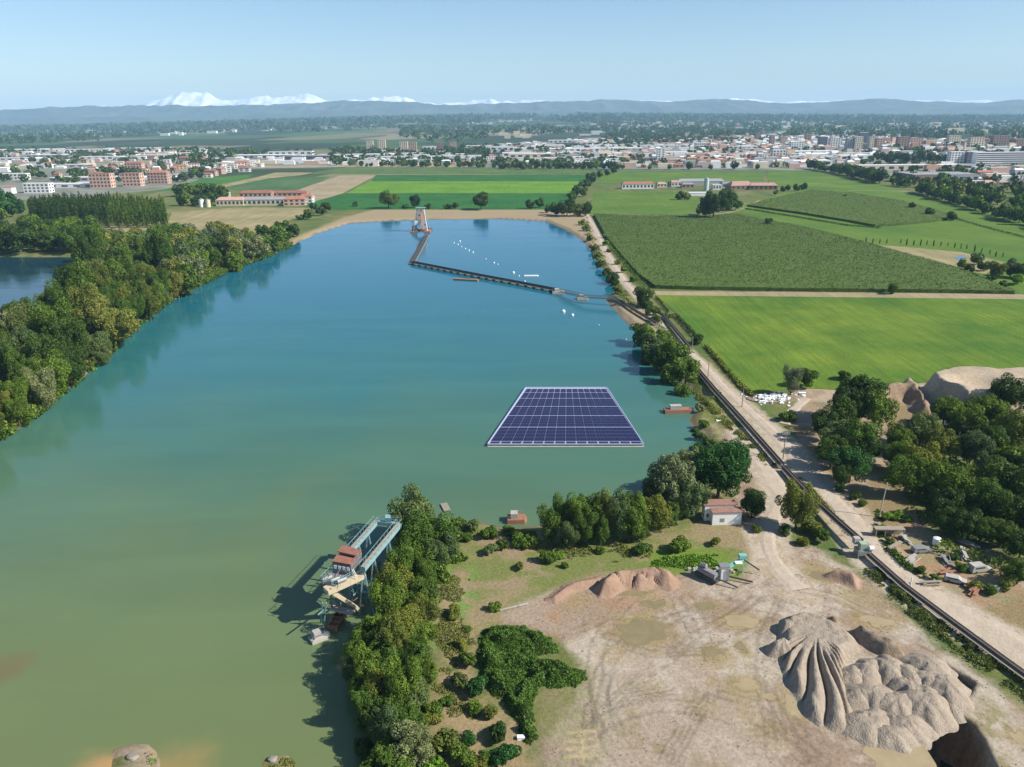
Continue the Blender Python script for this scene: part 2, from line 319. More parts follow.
rgba = np.ones((len(xs), 4), np.float32); rgba[:, :3] = C; ca.data.foreach_set('color', rgba.ravel())
fa = gm.attributes.new('plain', 'FLOAT', 'POINT'); fa.data.foreach_set('value', sst(1300, 1700, np.hypot(xs, ys)).astype(np.float32))
m = bpy.data.materials.new('soil'); m.use_nodes = True; n = m.node_tree; p = n.nodes['Principled BSDF']; p.inputs['Roughness'].default_value = .95; p.inputs['Specular IOR Level'].default_value = .15
at = n.nodes.new('ShaderNodeAttribute'); at.attribute_name = 'soil'; af = n.nodes.new('ShaderNodeAttribute'); af.attribute_name = 'plain'
geo = n.nodes.new('ShaderNodeNewGeometry')
nz = n.nodes.new('ShaderNodeTexNoise'); nz.inputs['Scale'].default_value = 1.3; nz.inputs['Detail'].default_value = 8; nz.inputs['Roughness'].default_value = .7
n.links.new(geo.outputs['Position'], nz.inputs['Vector'])
mr = n.nodes.new('ShaderNodeMapRange'); mr.inputs[1].default_value = .3; mr.inputs[2].default_value = .7; mr.inputs[3].default_value = .72; mr.inputs[4].default_value = 1.28
n.links.new(nz.outputs['Fac'], mr.inputs[0])
vs = n.nodes.new('ShaderNodeVectorMath'); vs.operation = 'SCALE'; n.links.new(at.outputs['Color'], vs.inputs[0]); n.links.new(mr.outputs[0], vs.inputs['Scale'])
# far plain: patchwork of fields
mp = n.nodes.new('ShaderNodeMapping'); mp.inputs['Scale'].default_value = (1/420., 1/700., 0); mp.inputs['Rotation'].default_value = (0, 0, .3); n.links.new(geo.outputs['Position'], mp.inputs[0])
vo = n.nodes.new('ShaderNodeTexVoronoi'); vo.inputs['Scale'].default_value = 1; vo.distance = 'CHEBYCHEV'; n.links.new(mp.outputs[0], vo.inputs['Vector'])
sx = n.nodes.new('ShaderNodeSeparateColor'); n.links.new(vo.outputs['Color'], sx.inputs[0])
rp = n.nodes.new('ShaderNodeValToRGB'); rp.color_ramp.interpolation = 'CONSTANT'; e = rp.color_ramp.elements
e[0].color = (.035, .06, .025, 1); e[1].position = .3; e[1].color = (.06, .10, .035, 1)
for ps, c in ((.42, (.03, .05, .022)), (.66, (.16, .15, .08)), (.74, (.06, .12, .035)), (.90, (.22, .19, .12))):
    q = e.new(ps); q.color = (*c, 1)
n.links.new(sx.outputs[0], rp.inputs[0])
mx = n.nodes.new('ShaderNodeMix'); mx.data_type = 'RGBA'; n.links.new(af.outputs['Fac'], mx.inputs[0]); n.links.new(vs.outputs[0], mx.inputs[6]); n.links.new(rp.outputs[0], mx.inputs[7])
n.links.new(mx.outputs[2], p.inputs['Base Color'])
bp = n.nodes.new('ShaderNodeBump'); bp.inputs['Strength'].default_value = .55; bp.inputs['Distance'].default_value = .35; n.links.new(nz.outputs['Fac'], bp.inputs['Height']); n.links.new(bp.outputs[0], p.inputs['Normal'])
kind(link('ground', gm, m), 'structure')
# ------------------------------------------------------------ water
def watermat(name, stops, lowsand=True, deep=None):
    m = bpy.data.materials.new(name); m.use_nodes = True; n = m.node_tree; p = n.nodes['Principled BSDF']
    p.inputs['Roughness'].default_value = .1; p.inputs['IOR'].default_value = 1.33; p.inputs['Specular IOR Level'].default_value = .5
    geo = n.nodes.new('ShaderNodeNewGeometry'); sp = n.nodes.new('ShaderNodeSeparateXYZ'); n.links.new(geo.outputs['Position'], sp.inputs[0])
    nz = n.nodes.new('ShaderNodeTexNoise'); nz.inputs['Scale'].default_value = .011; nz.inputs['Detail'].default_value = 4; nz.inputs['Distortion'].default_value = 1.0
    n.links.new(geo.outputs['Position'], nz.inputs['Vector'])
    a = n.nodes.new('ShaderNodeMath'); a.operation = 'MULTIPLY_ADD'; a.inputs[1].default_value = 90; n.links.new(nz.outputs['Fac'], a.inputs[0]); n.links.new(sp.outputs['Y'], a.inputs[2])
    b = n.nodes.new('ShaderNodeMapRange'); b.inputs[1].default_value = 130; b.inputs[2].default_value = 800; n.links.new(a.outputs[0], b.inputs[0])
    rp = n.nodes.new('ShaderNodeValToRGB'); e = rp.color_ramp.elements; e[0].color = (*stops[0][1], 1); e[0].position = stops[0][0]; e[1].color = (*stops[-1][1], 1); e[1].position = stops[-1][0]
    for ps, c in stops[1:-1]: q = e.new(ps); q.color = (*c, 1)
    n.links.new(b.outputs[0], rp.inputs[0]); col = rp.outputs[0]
    if lowsand:
        # shallow sandbank in the near left corner
        for (c, r, cc) in ((G(140, 800, 0), 13, (.30, .21, .08)), (G(-4, 668, 0), 7, (.15, .13, .055)), (G(105, 775, 0), 8, (.42, .24, .10))):
            vd = n.nodes.new('ShaderNodeVectorMath'); vd.operation = 'DISTANCE'; vd.inputs[1].default_value = c; n.links.new(geo.outputs['Position'], vd.inputs[0])
            n3 = n.nodes.new('ShaderNodeTexNoise'); n3.inputs['Scale'].default_value = .09; n3.inputs['Detail'].default_value = 4; n.links.new(geo.outputs['Position'], n3.inputs['Vector'])
            ad = n.nodes.new('ShaderNodeMath'); ad.operation = 'MULTIPLY_ADD'; ad.inputs[1].default_value = r*1.6; n.links.new(n3.outputs['Fac'], ad.inputs[0]); n.links.new(vd.outputs['Value'], ad.inputs[2])
            mr = n.nodes.new('ShaderNodeMapRange'); mr.inputs[1].default_value = r*1.9; mr.inputs[2].default_value = r*1.15; mr.inputs[3].default_value = 0; mr.inputs[4].default_value = .8; mr.interpolation_type = 'SMOOTHSTEP'; n.links.new(ad.outputs[0], mr.inputs[0])
            mx = n.nodes.new('ShaderNodeMix'); mx.data_type = 'RGBA'; n.links.new(mr.outputs[0], mx.inputs[0]); n.links.new(col, mx.inputs[6]); mx.inputs[7].default_value = (*cc, 1); col = mx.outputs[2]
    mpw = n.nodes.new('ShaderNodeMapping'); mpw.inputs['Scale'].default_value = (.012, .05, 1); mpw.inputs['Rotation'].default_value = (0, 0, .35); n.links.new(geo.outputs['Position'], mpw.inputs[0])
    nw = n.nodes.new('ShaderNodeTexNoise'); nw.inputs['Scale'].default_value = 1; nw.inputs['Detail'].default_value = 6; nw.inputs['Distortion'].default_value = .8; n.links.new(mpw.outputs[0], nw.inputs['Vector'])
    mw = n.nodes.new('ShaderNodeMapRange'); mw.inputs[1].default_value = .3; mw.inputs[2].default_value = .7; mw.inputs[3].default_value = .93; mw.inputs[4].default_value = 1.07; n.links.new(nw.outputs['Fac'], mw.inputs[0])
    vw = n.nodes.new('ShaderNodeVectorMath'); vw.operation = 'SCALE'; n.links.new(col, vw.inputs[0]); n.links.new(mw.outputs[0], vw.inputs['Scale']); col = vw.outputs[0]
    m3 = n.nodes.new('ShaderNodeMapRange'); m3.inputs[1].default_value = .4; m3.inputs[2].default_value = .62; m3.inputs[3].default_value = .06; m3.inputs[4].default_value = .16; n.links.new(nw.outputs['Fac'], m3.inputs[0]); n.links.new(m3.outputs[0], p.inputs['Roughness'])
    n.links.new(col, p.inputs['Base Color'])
    n2 = n.nodes.new('ShaderNodeTexNoise'); n2.inputs['Scale'].default_value = .9; n2.inputs['Detail'].default_value = 4; n.links.new(geo.outputs['Position'], n2.inputs['Vector'])
    bp = n.nodes.new('ShaderNodeBump'); bp.inputs['Strength'].default_value = .2; bp.inputs['Distance'].default_value = .12; n.links.new(n2.outputs['Fac'], bp.inputs['Height']); n.links.new(bp.outputs[0], p.inputs['Normal'])
    return m
LW = watermat('lake_water', [(0, (.138, .168, .064)), (.10, (.108, .158, .072)), (.20, (.064, .146, .092)), (.34, (.030, .135, .130)), (.55, (.012, .118, .158)), (1, (.006, .112, .200))])  # far blue is reflected sky put into base colour; near green is turbid water
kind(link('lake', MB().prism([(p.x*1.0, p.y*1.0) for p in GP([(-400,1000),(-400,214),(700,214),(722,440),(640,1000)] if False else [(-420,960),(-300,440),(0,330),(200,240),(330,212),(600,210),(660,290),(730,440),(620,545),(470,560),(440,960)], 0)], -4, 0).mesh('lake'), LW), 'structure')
PWm = watermat('pond_water', [(0, (.02, .06, .06)), (1, (.008, .04, .06))], False)
kind(link('pond', MB().prism([(p.x, p.y) for p in GP([(-160,250),(88,250),(88,300),(50,345),(-160,370)], 0)], -4, 0).mesh('pond'), PWm), 'structure')
# ------------------------------------------------------------ mountains
def mountains(name, prof, dist, m, horizon_px, seed, depth=6000, noise=.35, jag=.12):
    pxs = np.array([p[0] for p in prof], float); pys = np.array([p[1] for p in prof], float)
    P = np.linspace(-160, 1184, 700); top = np.interp(P, pxs, pys); hor = 118-(P-512)*.0108
    az = (P-512)/F*1.0577; D = np.linspace(0, 1, 60)
    hpk = (hor-top)/F*math.cos(PITCH)**3*dist
    hpk = hpk*(1+jag*(fbm(P, P*0, 7, 5, seed)-.5))
    V = []
    Dg, Pg = np.meshgrid(D, P, indexing='ij'); azg = (Pg-512)/F*math.cos(PITCH)
    y = dist+(Dg-.55)*depth; x = azg*dist+ (azg*(Dg-.55)*depth*.0)
    y = dist+(Dg-.55)*depth; shape = np.where(Dg < .55, (Dg/.55)**1.1, ((1-Dg)/.45)**1.1)
    rid = 1-np.abs(2*fbm(x, y, 700, 5, seed)-1)*1.5
    hk = np.interp(Pg, P, hpk)
    z = hk*shape*(1-noise*(1-rid)*(1-np.abs(shape)**6*.9))+CZ*0-60*(1-shape)
    idx = np.arange(x.size).reshape(x.shape)
    Fq = np.stack([idx[:-1, :-1], idx[:-1, 1:], idx[1:, 1:], idx[1:, :-1]], -1).reshape(-1, 4)
    me = mesh_np(name, np.stack([x, y, z+90], -1).reshape(-1, 3), Fq); me.polygons.foreach_set('use_smooth', np.ones(len(me.polygons), bool))
    kind(link(name, me, m), 'structure')
FR = [(-160,113),(0,110),(10,107),(40,106),(75,104),(150,103),(256,103),(300,101),(348,98),(421,99.5),(443,103),(476,102),(512,100.5),(570,99),(604,97),(642,99),(672,100),(697,97.5),(724,97),(768,99.5),(783,101),(838,99),(885,97),(928,100),(943,99),(985,101.5),(1005,99),(1024,97),(1184,94)]
SN = [(-160,112),(40,107),(110,104),(150,102.5),(157,98),(165,97),(175,94),(185,91),(196,89.5),(210,88),(216,90),(222,95),(236,96),(256,94),(281,94),(300,92.5),(313,91),(322,94),(331,97),(363,97.5),(378,95),(388,92.5),(398,94),(406,94),(414,97),(441,101.5),(462,99.5),(473,97),(493,97),(500,99),(520,99.5),(537,97.5),(550,100),(640,99),(700,99),(730,97.5),(737,96.5),(762,96),(775,99),(900,98.5),(1024,99),(1184,97)]
mf = mat('hill_forest', (.05, .075, .06), .95, .3, .002, col2=(.12, .14, .11))
ms = mat('snow', (.50, .53, .60), .8, .04, .004, col2=(.93, .94, .96))
mountains('hills', FR, 14500, mf, 118, 3, 3600, .5)
mountains('hills', [(a, 118-(a-512)*.0108-(4.5+4.5*float(vnoise(np.array([a/70.]), np.array([3.]), 5)[0]))) for a in range(-160, 1185, 12)], 12600, mf, 118, 13, 2200, .5)
# ------------------------------------------------------------ draped flat sheets
FIELD_Z = 0.12
def sheet(name, px, m, z=1.5, dz=.12, k='structure', grid=None):
    pts = [(p.x, p.y) for p in GP(px, z+dz)]
    o = MB().prism(pts, z-1.0, z+dz).build(name, m); o['kind'] = k; return o
def fieldmat(name, c1, c2, stripe=0.0, ang=0.0, ssc=.05, nscale=.02, c3=None):
    m = bpy.data.materials.new(name); m.use_nodes = True; n = m.node_tree; p = n.nodes['Principled BSDF']; p.inputs['Roughness'].default_value = .9; p.inputs['Specular IOR Level'].default_value = .15
    geo = n.nodes.new('ShaderNodeNewGeometry'); nz = n.nodes.new('ShaderNodeTexNoise'); nz.inputs['Scale'].default_value = nscale; nz.inputs['Detail'].default_value = 7; nz.inputs['Roughness'].default_value = .65
    n.links.new(geo.outputs['Position'], nz.inputs['Vector'])
    rp = n.nodes.new('ShaderNodeValToRGB'); e = rp.color_ramp.elements; e[0].position = .38; e[1].position = .62; e[0].color = (*c1, 1); e[1].color = (*c2, 1)
    if c3: q = e.new(.80); q.color = (*c3, 1)
    n.links.new(nz.outputs['Fac'], rp.inputs[0]); out = rp.outputs[0]
    mp = n.nodes.new('ShaderNodeMapping'); mp.inputs['Rotation'].default_value = (0, 0, ang); mp.inputs['Scale'].default_value = (ssc*8, ssc*.35, 1); n.links.new(geo.outputs['Position'], mp.inputs[0])
    n2 = n.nodes.new('ShaderNodeTexNoise'); n2.inputs['Scale'].default_value = 1; n2.inputs['Detail'].default_value = 4; n.links.new(mp.outputs[0], n2.inputs['Vector'])
    mr = n.nodes.new('ShaderNodeMapRange'); mr.inputs[1].default_value = .3; mr.inputs[2].default_value = .7; mr.inputs[3].default_value = 1-stripe; mr.inputs[4].default_value = 1+stripe; n.links.new(n2.outputs['Fac'], mr.inputs[0])
    vs = n.nodes.new('ShaderNodeVectorMath'); vs.operation = 'SCALE'; n.links.new(out, vs.inputs[0]); n.links.new(mr.outputs[0], vs.inputs['Scale'])
    n.links.new(vs.outputs[0], p.inputs['Base Color'])
    n3 = n.nodes.new('ShaderNodeTexNoise'); n3.inputs['Scale'].default_value = .8; n3.inputs['Detail'].default_value = 5; n.links.new(geo.outputs['Position'], n3.inputs['Vector'])
    bp = n.nodes.new('ShaderNodeBump'); bp.inputs['Strength'].default_value = .7; bp.inputs['Distance'].default_value = .5; n.links.new(n3.outputs['Fac'], bp.inputs['Height']); n.links.new(bp.outputs[0], p.inputs['Normal'])
    _mats[name] = m; return m
mBright = fieldmat('bright_meadow', (.060, .128, .012), (.130, .190, .018), .16, .5, .08, .02, (.2, .25, .03))
mMid = fieldmat('mid_meadow', (.07, .135, .018), (.11, .175, .022), .1, 1.2, .06, .012, (.24, .27, .03))
mDeep = fieldmat('deep_green_crop', (.02, .10, .018), (.035, .13, .02), .12, 1.5, .06, .02)
mOliveF = fieldmat('olive_crop', (.07, .12, .03), (.10, .15, .04), .2, 1.5, .06, .02)
mTan = fieldmat('stubble', (.26, .21, .12), (.34, .27, .17), .12, .3, .05, .02)
mTan2 = fieldmat('dry_grass', (.22, .20, .09), (.33, .26, .14), .2, .3, .05, .02, (.12, .17, .05))
mDull = fieldmat('dull_green_field', (.05, .11, .035), (.08, .14, .05), .15, .8, .05, .01)
sheet('meadow', [(656,295),(1100,300),(1110,380),(1000,379),(935,381),(880,388),(845,390),(800,388),(752,392),(704,347),(680,317)], mBright)
sheet('meadow', [(735,211),(745,204.5),(800,188),(870,184),(900,191),(1100,240),(1100,300),(1024,297),(1013,289),(960,268),(905,252),(832,233),(775,221)], mMid, dz=.08)
sheet('meadow', [(768,170),(812,171),(860,181),(905,190),(860,190),(800,187),(768,186)], mMid, dz=.14)
sheet('meadow', [(594,191),(690,192.5),(700,200),(690,215),(590,214)], mMid, dz=.13)
sheet('meadow', [(604,172),(764,171.5),(764,181),(690,182),(620,183),(596,184)], mMid, dz=.12)
sheet('field', [(320,171),(348,167),(592,167.5),(590,174),(306,174)], mOliveF)
sheet('field', [(376,175),(589,174.8),(584,181),(371,181)], mDeep)
sheet('field', [(370,181.4),(584,181.4),(578,193),(347,193)], fieldmat('light_green_crop', (.09, .20, .015), (.13, .25, .02), .1, 1.5, .06, .02), dz=.13)
sheet('field', [(344,193.3),(578,193.3),(572,209.5),(335,209.5),(300,206)], mDeep, dz=.11)
sheet('field', [(297,190),(340,175.5),(376,175.2),(343,193),(308,203)], mTan, dz=.1)
sheet('field', [(158,191),(205,178.5),(253,174),(246,179),(205,187),(176,191)], fieldmat('green_crop', (.04, .13, .02), (.07, .17, .03), .1, 1.5, .06, .02), dz=.1)
sheet('field', [(222,188),(270,178),(330,176.5),(298,190),(250,192)], mDull, dz=.1)
sheet('field', [(208,188),(262,176),(275,172.5),(318,172.5),(300,175),(268,178.3),(220,188)], mTan2, dz=.09)
sheet('field', [(168,222),(172,212),(238,207.5),(318,208),(300,216),(256,232),(215,236)], mTan2, dz=.09)
sheet('field', [(225,166),(300,165.5),(470,164.5),(470,167),(346,167),(225,169)], mTan, dz=.07)
sheet('field', [(80,150.5),(120,143),(205,137),(330,131.5),(425,133),(360,140),(250,147),(150,149)], mMid, dz=.3)
sheet('field', [(170,142),(330,136),(420,136.5),(360,142),(250,145.5),(165,146)], mTan2, dz=.5)
sheet('field', [(862,244),(905,247),(960,252),(1005,262),(985,274),(950,268),(905,256),(870,249)], mTan2, dz=.2)
sheet('field', [(655,291),(1012,294),(1100,297),(1100,300),(656,295.5)], mTan, dz=.1)
sheet('town_ground', [(-60,200),(-60,147),(60,149),(150,148.5),(225,150),(340,157),(500,157),(500,146),(560,141),(620,139),(1100,136),(1100,184),(960,186),(905,182),(880,172),(770,169.8),(640,169),(345,166.5),(225,166),(215,172),(180,188),(90,196),(40,200)], mat('town_ground', (.10, .12, .06), .95, .3, .02, col2=(.26, .25, .22)), dz=.05)
sheet('field', [(90,243),(160,226),(168,222),(60,222),(50,236)], mTan2, dz=.06)
kind(MB().prism([(p.x, p.y) for p in GP([(954,258),(963,255.5),(966,258),(958,260)])], 1, 1.8).build('puddle', mat('pond_blue', (.05, .12, .25), .08, .1, .3)), 'structure')
# roads
def strip(name, line, width, m, z=1.5, dz=.16, k='structure'):
    P = [G(a[0], a[1], z) for a in line]; ws = width if isinstance(width, (list, tuple)) else [width]*len(P)
    # smooth subdivision
    Q = []; WW = []
    for i in range(len(P)-1):
        p0 = P[max(i-1, 0)]; p1 = P[i]; p2 = P[i+1]; p3 = P[min(i+2, len(P)-1)]
        for t in np.linspace(0, 1, 8, endpoint=False):
            Q.append(0.5*((2*p1)+(p2-p0)*t+(2*p0-5*p1+4*p2-p3)*t*t+(3*p1-p0-3*p2+p3)*t**3)); WW.append(ws[i]*(1-t)+ws[i+1]*t)
    Q.append(P[-1]); WW.append(ws[-1]); V = []; Fc = []
    for i, q in enumerate(Q):
        d = (Q[min(i+1, len(Q)-1)]-Q[max(i-1, 0)]); d.z = 0; d.normalize(); nrm = Vector((-d.y, d.x, 0))
        wv = WW[i]/2*(.92+.16*math.sin(i*1.7+dz*40)*math.sin(i*.9))
        for s in (-1, -.4, .4, 1): V.append((q.x+nrm.x*s*wv, q.y+nrm.y*s*wv, z+dz-(.25 if abs(s) == 1 else 0)))
    for i in range(len(Q)-1):
        for j in range(3): a = i*4+j; Fc.append((a, a+1, a+5, a+4))
    me = bpy.data.meshes.new(name); me.from_pydata(V, [], Fc); me.update()
    o = link(name, me, m); o['kind'] = k; return o
mRoad = mat('road_gravel', (.36, .29, .21), .95, .3, .35, .4, col2=(.47, .39, .30))
ROAD = [(586,214),(594,228),(602,244),(612,262),(624,281),(640,298),(656,317),(680,344),(704,366),(724,388),(746,408),(768,428),(790,452),(812,480),(834,502),(852,522),(866,545),(884,566),(915,590),(960,618),(1010,645),(1080,690)]
RP = [G(a, b) for a, b in ROAD]
strip('dirt_road', ROAD, [5,5,5,5,5,5,5,4.5,4.5,4.5,5,6,7,7.5,8,9,10,11,12,13,14,15], mRoad)
strip('dirt_track', [(740,432),(756,455),(772,480),(782,500),(772,520),(768,545),(780,570),(800,590)], [7,8,9,9,6,5,6,8], mRoad, dz=.14)
strip('dirt_track', [(806,398),(792,412),(784,424)], [5,6,6], mRoad, dz=.13)
strip('farm_track', [(590,214.5),(640,215),(690,216),(735,211),(760,200)], 4, mTan, dz=.17)
strip('farm_track', [(848,190.5),(900,191.5),(935,197)], 4, mTan, dz=.2)
strip('asphalt_road', [(225,169.5),(330,168.5),(470,168),(600,170),(700,170.5),(770,170.5)], 7, mat('asphalt', (.16, .16, .16), .9, .1, .1), dz=.25)
# muddy puddles standing in the yard
mPud = mat('muddy_water', (.30, .235, .13), .08, .10, .4, col2=(.37, .29, .165))
mPudO = mat('olive_muddy_water', (.19, .155, .075), .08, .15, .4, col2=(.25, .20, .11))
def puddle(cx, cy, rx, ry, m, seed, z=None, dz=.012):
    c = G(cx, cy); pts = []
    for i in range(44):
        t = 2*math.pi*i/44; r = .55+.8*vnoise(np.array([math.cos(t)*1.9+seed*3.1]), np.array([math.sin(t)*1.9+7]), seed)[0]+.06*math.sin(3*t+seed*2)
        pts.append((c.x+math.cos(t)*rx*r, c.y+math.sin(t)*ry*r))
    zz = (zat(c.x, c.y) if z is None else z)
    zz = max(zat(a, b) for a, b in pts) if z is None else z
    kind(MB().prism(pts, zz-.6, zz+dz).build('puddle', m), 'structure')
for i, (cx, cy, rx, ry, mm) in enumerate(PUD):
    puddle(cx, cy, rx, ry, (mPud, mPudO)[mm], i)
pc = GP([(840,742),(860,738),(900,742),(925,744),(1030,744),(1030,940),(838,940)], -4.4)
kind(MB().prism([(a.x, a.y) for a in GP([(868,741),(880,736),(893,738),(906,736),(915,733),(922,742),(936,764),(944,790),(950,860),(890,870),(872,790),(876,762),(862,752)], 1.5)], .5, 1.515).build('puddle', mPud), 'structure')
kind(MB().prism([(a.x, a.y) for a in GP([(938,735),(960,720),(985,745),(1010,900),(955,900)], -7.6)], -9, -7.6).build('puddle', mat('pit_water', (.05, .045, .035), .1, .1, .3)), 'structure')
# ------------------------------------------------------------ vegetation
def crown_mesh(name, n, size, rx, rz, zc, nl, lobe, seed, flat=0.0, cone=False, m=None):
    r = np.random.default_rng(seed)
    u = r.normal(size=(nl, 3)); u /= np.linalg.norm(u, axis=1)[:, None]; u[:, 2] = u[:, 2]*.8+.12
    lc = u*r.uniform(.40, .86, (nl, 1))*(1+.22*np.sin(np.arctan2(u[:, 1:2], u[:, 0:1])*2+seed)); lr = lobe*r.uniform(.6, 1.3, nl)
    if cone: lc[:, 2] = np.linspace(-1, 1.0, nl)*.95; lc[:, :2] *= (.55*(1-np.abs(lc[:, 2:3])**3)+.12); lr = lobe*(1.05-.5*np.clip(lc[:, 2], 0, 1))
    pr = lr**2; k = r.choice(nl, n, p=pr/pr.sum())
    d = r.normal(size=(n, 3)); d /= np.linalg.norm(d, axis=1)[:, None]
    P = lc[k]+d*(lr[k]*r.uniform(.55, 1.06, n)**.5)[:, None]
    # keep gaps: drop leaves by a clumping noise
    keep = vnoise(P[:, 0]*5+seed, P[:, 1]*5+P[:, 2]*4, seed) > .16; P = P[keep]; d = d[keep]; n = len(P)
    P = P*np.array([rx, rx, rz])+np.array([0, 0, zc])
    N = d+r.normal(size=(n, 3))*.55+np.array([0, 0, .25]); N /= np.linalg.norm(N, axis=1)[:, None]
    a = np.cross(N, r.normal(size=(n, 3))); a /= np.linalg.norm(a, axis=1)[:, None]; b = np.cross(N, a)
    s = size*r.uniform(.55, 1.35, (n, 1)); e = s*r.uniform(.5, .9, (n, 1))
    V = np.stack([P-a*s, P-b*e+N*s*.2, P+a*s, P+b*e+N*s*.2], 1).reshape(-1, 3)
    return mesh_np(name, V, np.arange(n*4).reshape(-1, 4))
def trunk_mesh(h, r0, seed, nl=6):
    b = MB(); b.cyl((0, 0, -.12), (0, 0, h*.6), r0, r0*.6, 8); b.cyl((0, 0, h*.6), (.02, .02, h*1.15), r0*.6, r0*.2, 6); rr = random.Random(seed)
    for i in range(nl):
        a = rr.uniform(0, 6.28); z = h*rr.uniform(.45, .85); L = rr.uniform(.35, .6)
        b.cyl((0, 0, z), (math.cos(a)*L, math.sin(a)*L, z+L*.8), r0*.4, r0*.1, 5)
    return b.mesh('trunk')
# unit prototypes: crown radius 1
PR_ = {}
PR_['broad'] = [(trunk_mesh(1.1, .07, i), crown_mesh('crown', 16000, .038, 1, 1.05, 1.08, 44, .28, i)) for i in range(4)]
PR_['broadS'] = [(trunk_mesh(1.1, .07, i), crown_mesh('crown', 6000, .064, 1, 1.0, 1.02, 26, .34, 20+i)) for i in range(4)]
PR_['broadF'] = [(trunk_mesh(1.0, .07, i), crown_mesh('crown', 850, .17, 1, .95, .95, 12, .42, 40+i)) for i in range(4)]
PR_['tall'] = [(trunk_mesh(1.6, .06, i), crown_mesh('crown', 14000, .04, .95, 1.6, 1.62, 36, .30, 60+i)) for i in range(3)]
PR_['willow'] = [(trunk_mesh(1.1, .07, i), crown_mesh('crown', 16000, .035, 1, 1.15, 1.15, 46, .25, 80+i)) for i in range(3)]
PR_['bush'] = [(trunk_mesh(.4, .06, i, 4), crown_mesh('crown', 3000, .085, 1, .8, .62, 18, .36, 100+i)) for i in range(3)]
PR_['bushF'] = [(trunk_mesh(.4, .06, i, 4), crown_mesh('crown', 350, .24, 1, .75, .68, 8, .45, 120+i)) for i in range(3)]
PR_['poplar'] = [(trunk_mesh(2.0, .07, i, 3), crown_mesh('crown', 1300, .17, .95, 4.2, 5.0, 22, .34, 140+i, cone=True)) for i in range(3)]
PR_['column'] = [(trunk_mesh(1.5, .07, i, 3), crown_mesh('crown', 300, .3, .95, 2.5, 3.0, 12, .4, 150+i, cone=True)) for i in range(2)]
HC = {'broad': 1.08, 'broadS': 1.02, 'broadF': .95, 'tall': 1.62, 'willow': 1.15, 'bush': .62, 'bushF': .68, 'poplar': 5, 'column': 3}
LM = {'dark': leafmat('leaf_dark_green', (0.048, 0.092, 0.018)), 'mid': leafmat('leaf_mid_green', (0.092, 0.158, 0.022)), 'olive': leafmat('leaf_olive', (0.145, 0.175, 0.03)),
      'silver': leafmat('leaf_silver', (0.165, 0.2, 0.09), .2, .4), 'yellow': leafmat('leaf_yellowish', (0.16, 0.19, 0.045)), 'deep': leafmat('leaf_deep_green', (0.035, 0.105, 0.022)), 'bluish': leafmat('leaf_bluish', (0.095, 0.148, 0.05)), 'lime': leafmat('leaf_lime', (0.12, 0.24, 0.025))}
ADJ = {'dark': 'dark green', 'mid': 'mid green', 'olive': 'olive green', 'silver': 'silvery green', 'yellow': 'yellowish green', 'deep': 'deep green', 'bluish': 'greyish green', 'lime': 'bright green'}
BARK = mat('bark', (.12, .09, .06), .9, .3, 3)
for k, L in PR_.items():
    for t, c in L:
        t.materials.append(BARK); c.materials.append(LM['mid'])
_rot = random.Random(5)
NTREES = 0
from collections import Counter
CNT = Counter()
def tree_at(x, y, r, knd, colr, noun, where, group, hs=1.0, name=None):
    global NTREES
    NTREES += 1; CNT[(noun, where)] += 1
    t, c = _rot.choice(PR_[knd]); z = zat(x, y) if y < 900 else 1.5
    root = empty(name or noun.replace(' ', '_'), (x, y, z), _rot.uniform(0, 6.28)); root.scale = (r, r*_rot.uniform(.88, 1.1), r*hs*_rot.uniform(.92, 1.1))
    a = link('trunk', t, parent=root); b = link('crown', c, parent=root)
    b.material_slots[0].link = 'OBJECT'; b.material_slots[0].material = LM[colr]
    reg(root, ADJ[colr], noun.replace('broadleaf tree', 'tree').replace('young columnar tree', 'sapling'), where, 'bush' if 'bush' in noun else 'tree', group, {'bush': 'bushes'}.get(noun)); return root
def tree_px(cx, cy, rpx, knd, colr, noun, where, group, hs=1.0):
    z = 1.5; p = G(cx, cy, z)
    for i in range(5):
        p = G(cx, cy, z); zc = PR(p)[2]; r = rpx*SCL*zc/F; z = zat(p.x, p.y)+HC[knd]*r*hs
    return tree_at(p.x, p.y, r, knd, colr, noun, where, group, hs)
def many(s, where, group, noun='broadleaf tree'):
    """s: list of (cx, cy, r_px, shape, colour[, hs])"""
    for q in s: tree_px(q[0], q[1], q[2], q[3], q[4], q[5] if len(q) > 5 and isinstance(q[5], str) else noun, where, group, q[6] if len(q) > 6 else 1.0)
SCL = 1.0
B, T, Wl, U, BS, BF, UF = 'broad', 'tall', 'willow', 'bush', 'broadS', 'broadF', 'bushF'
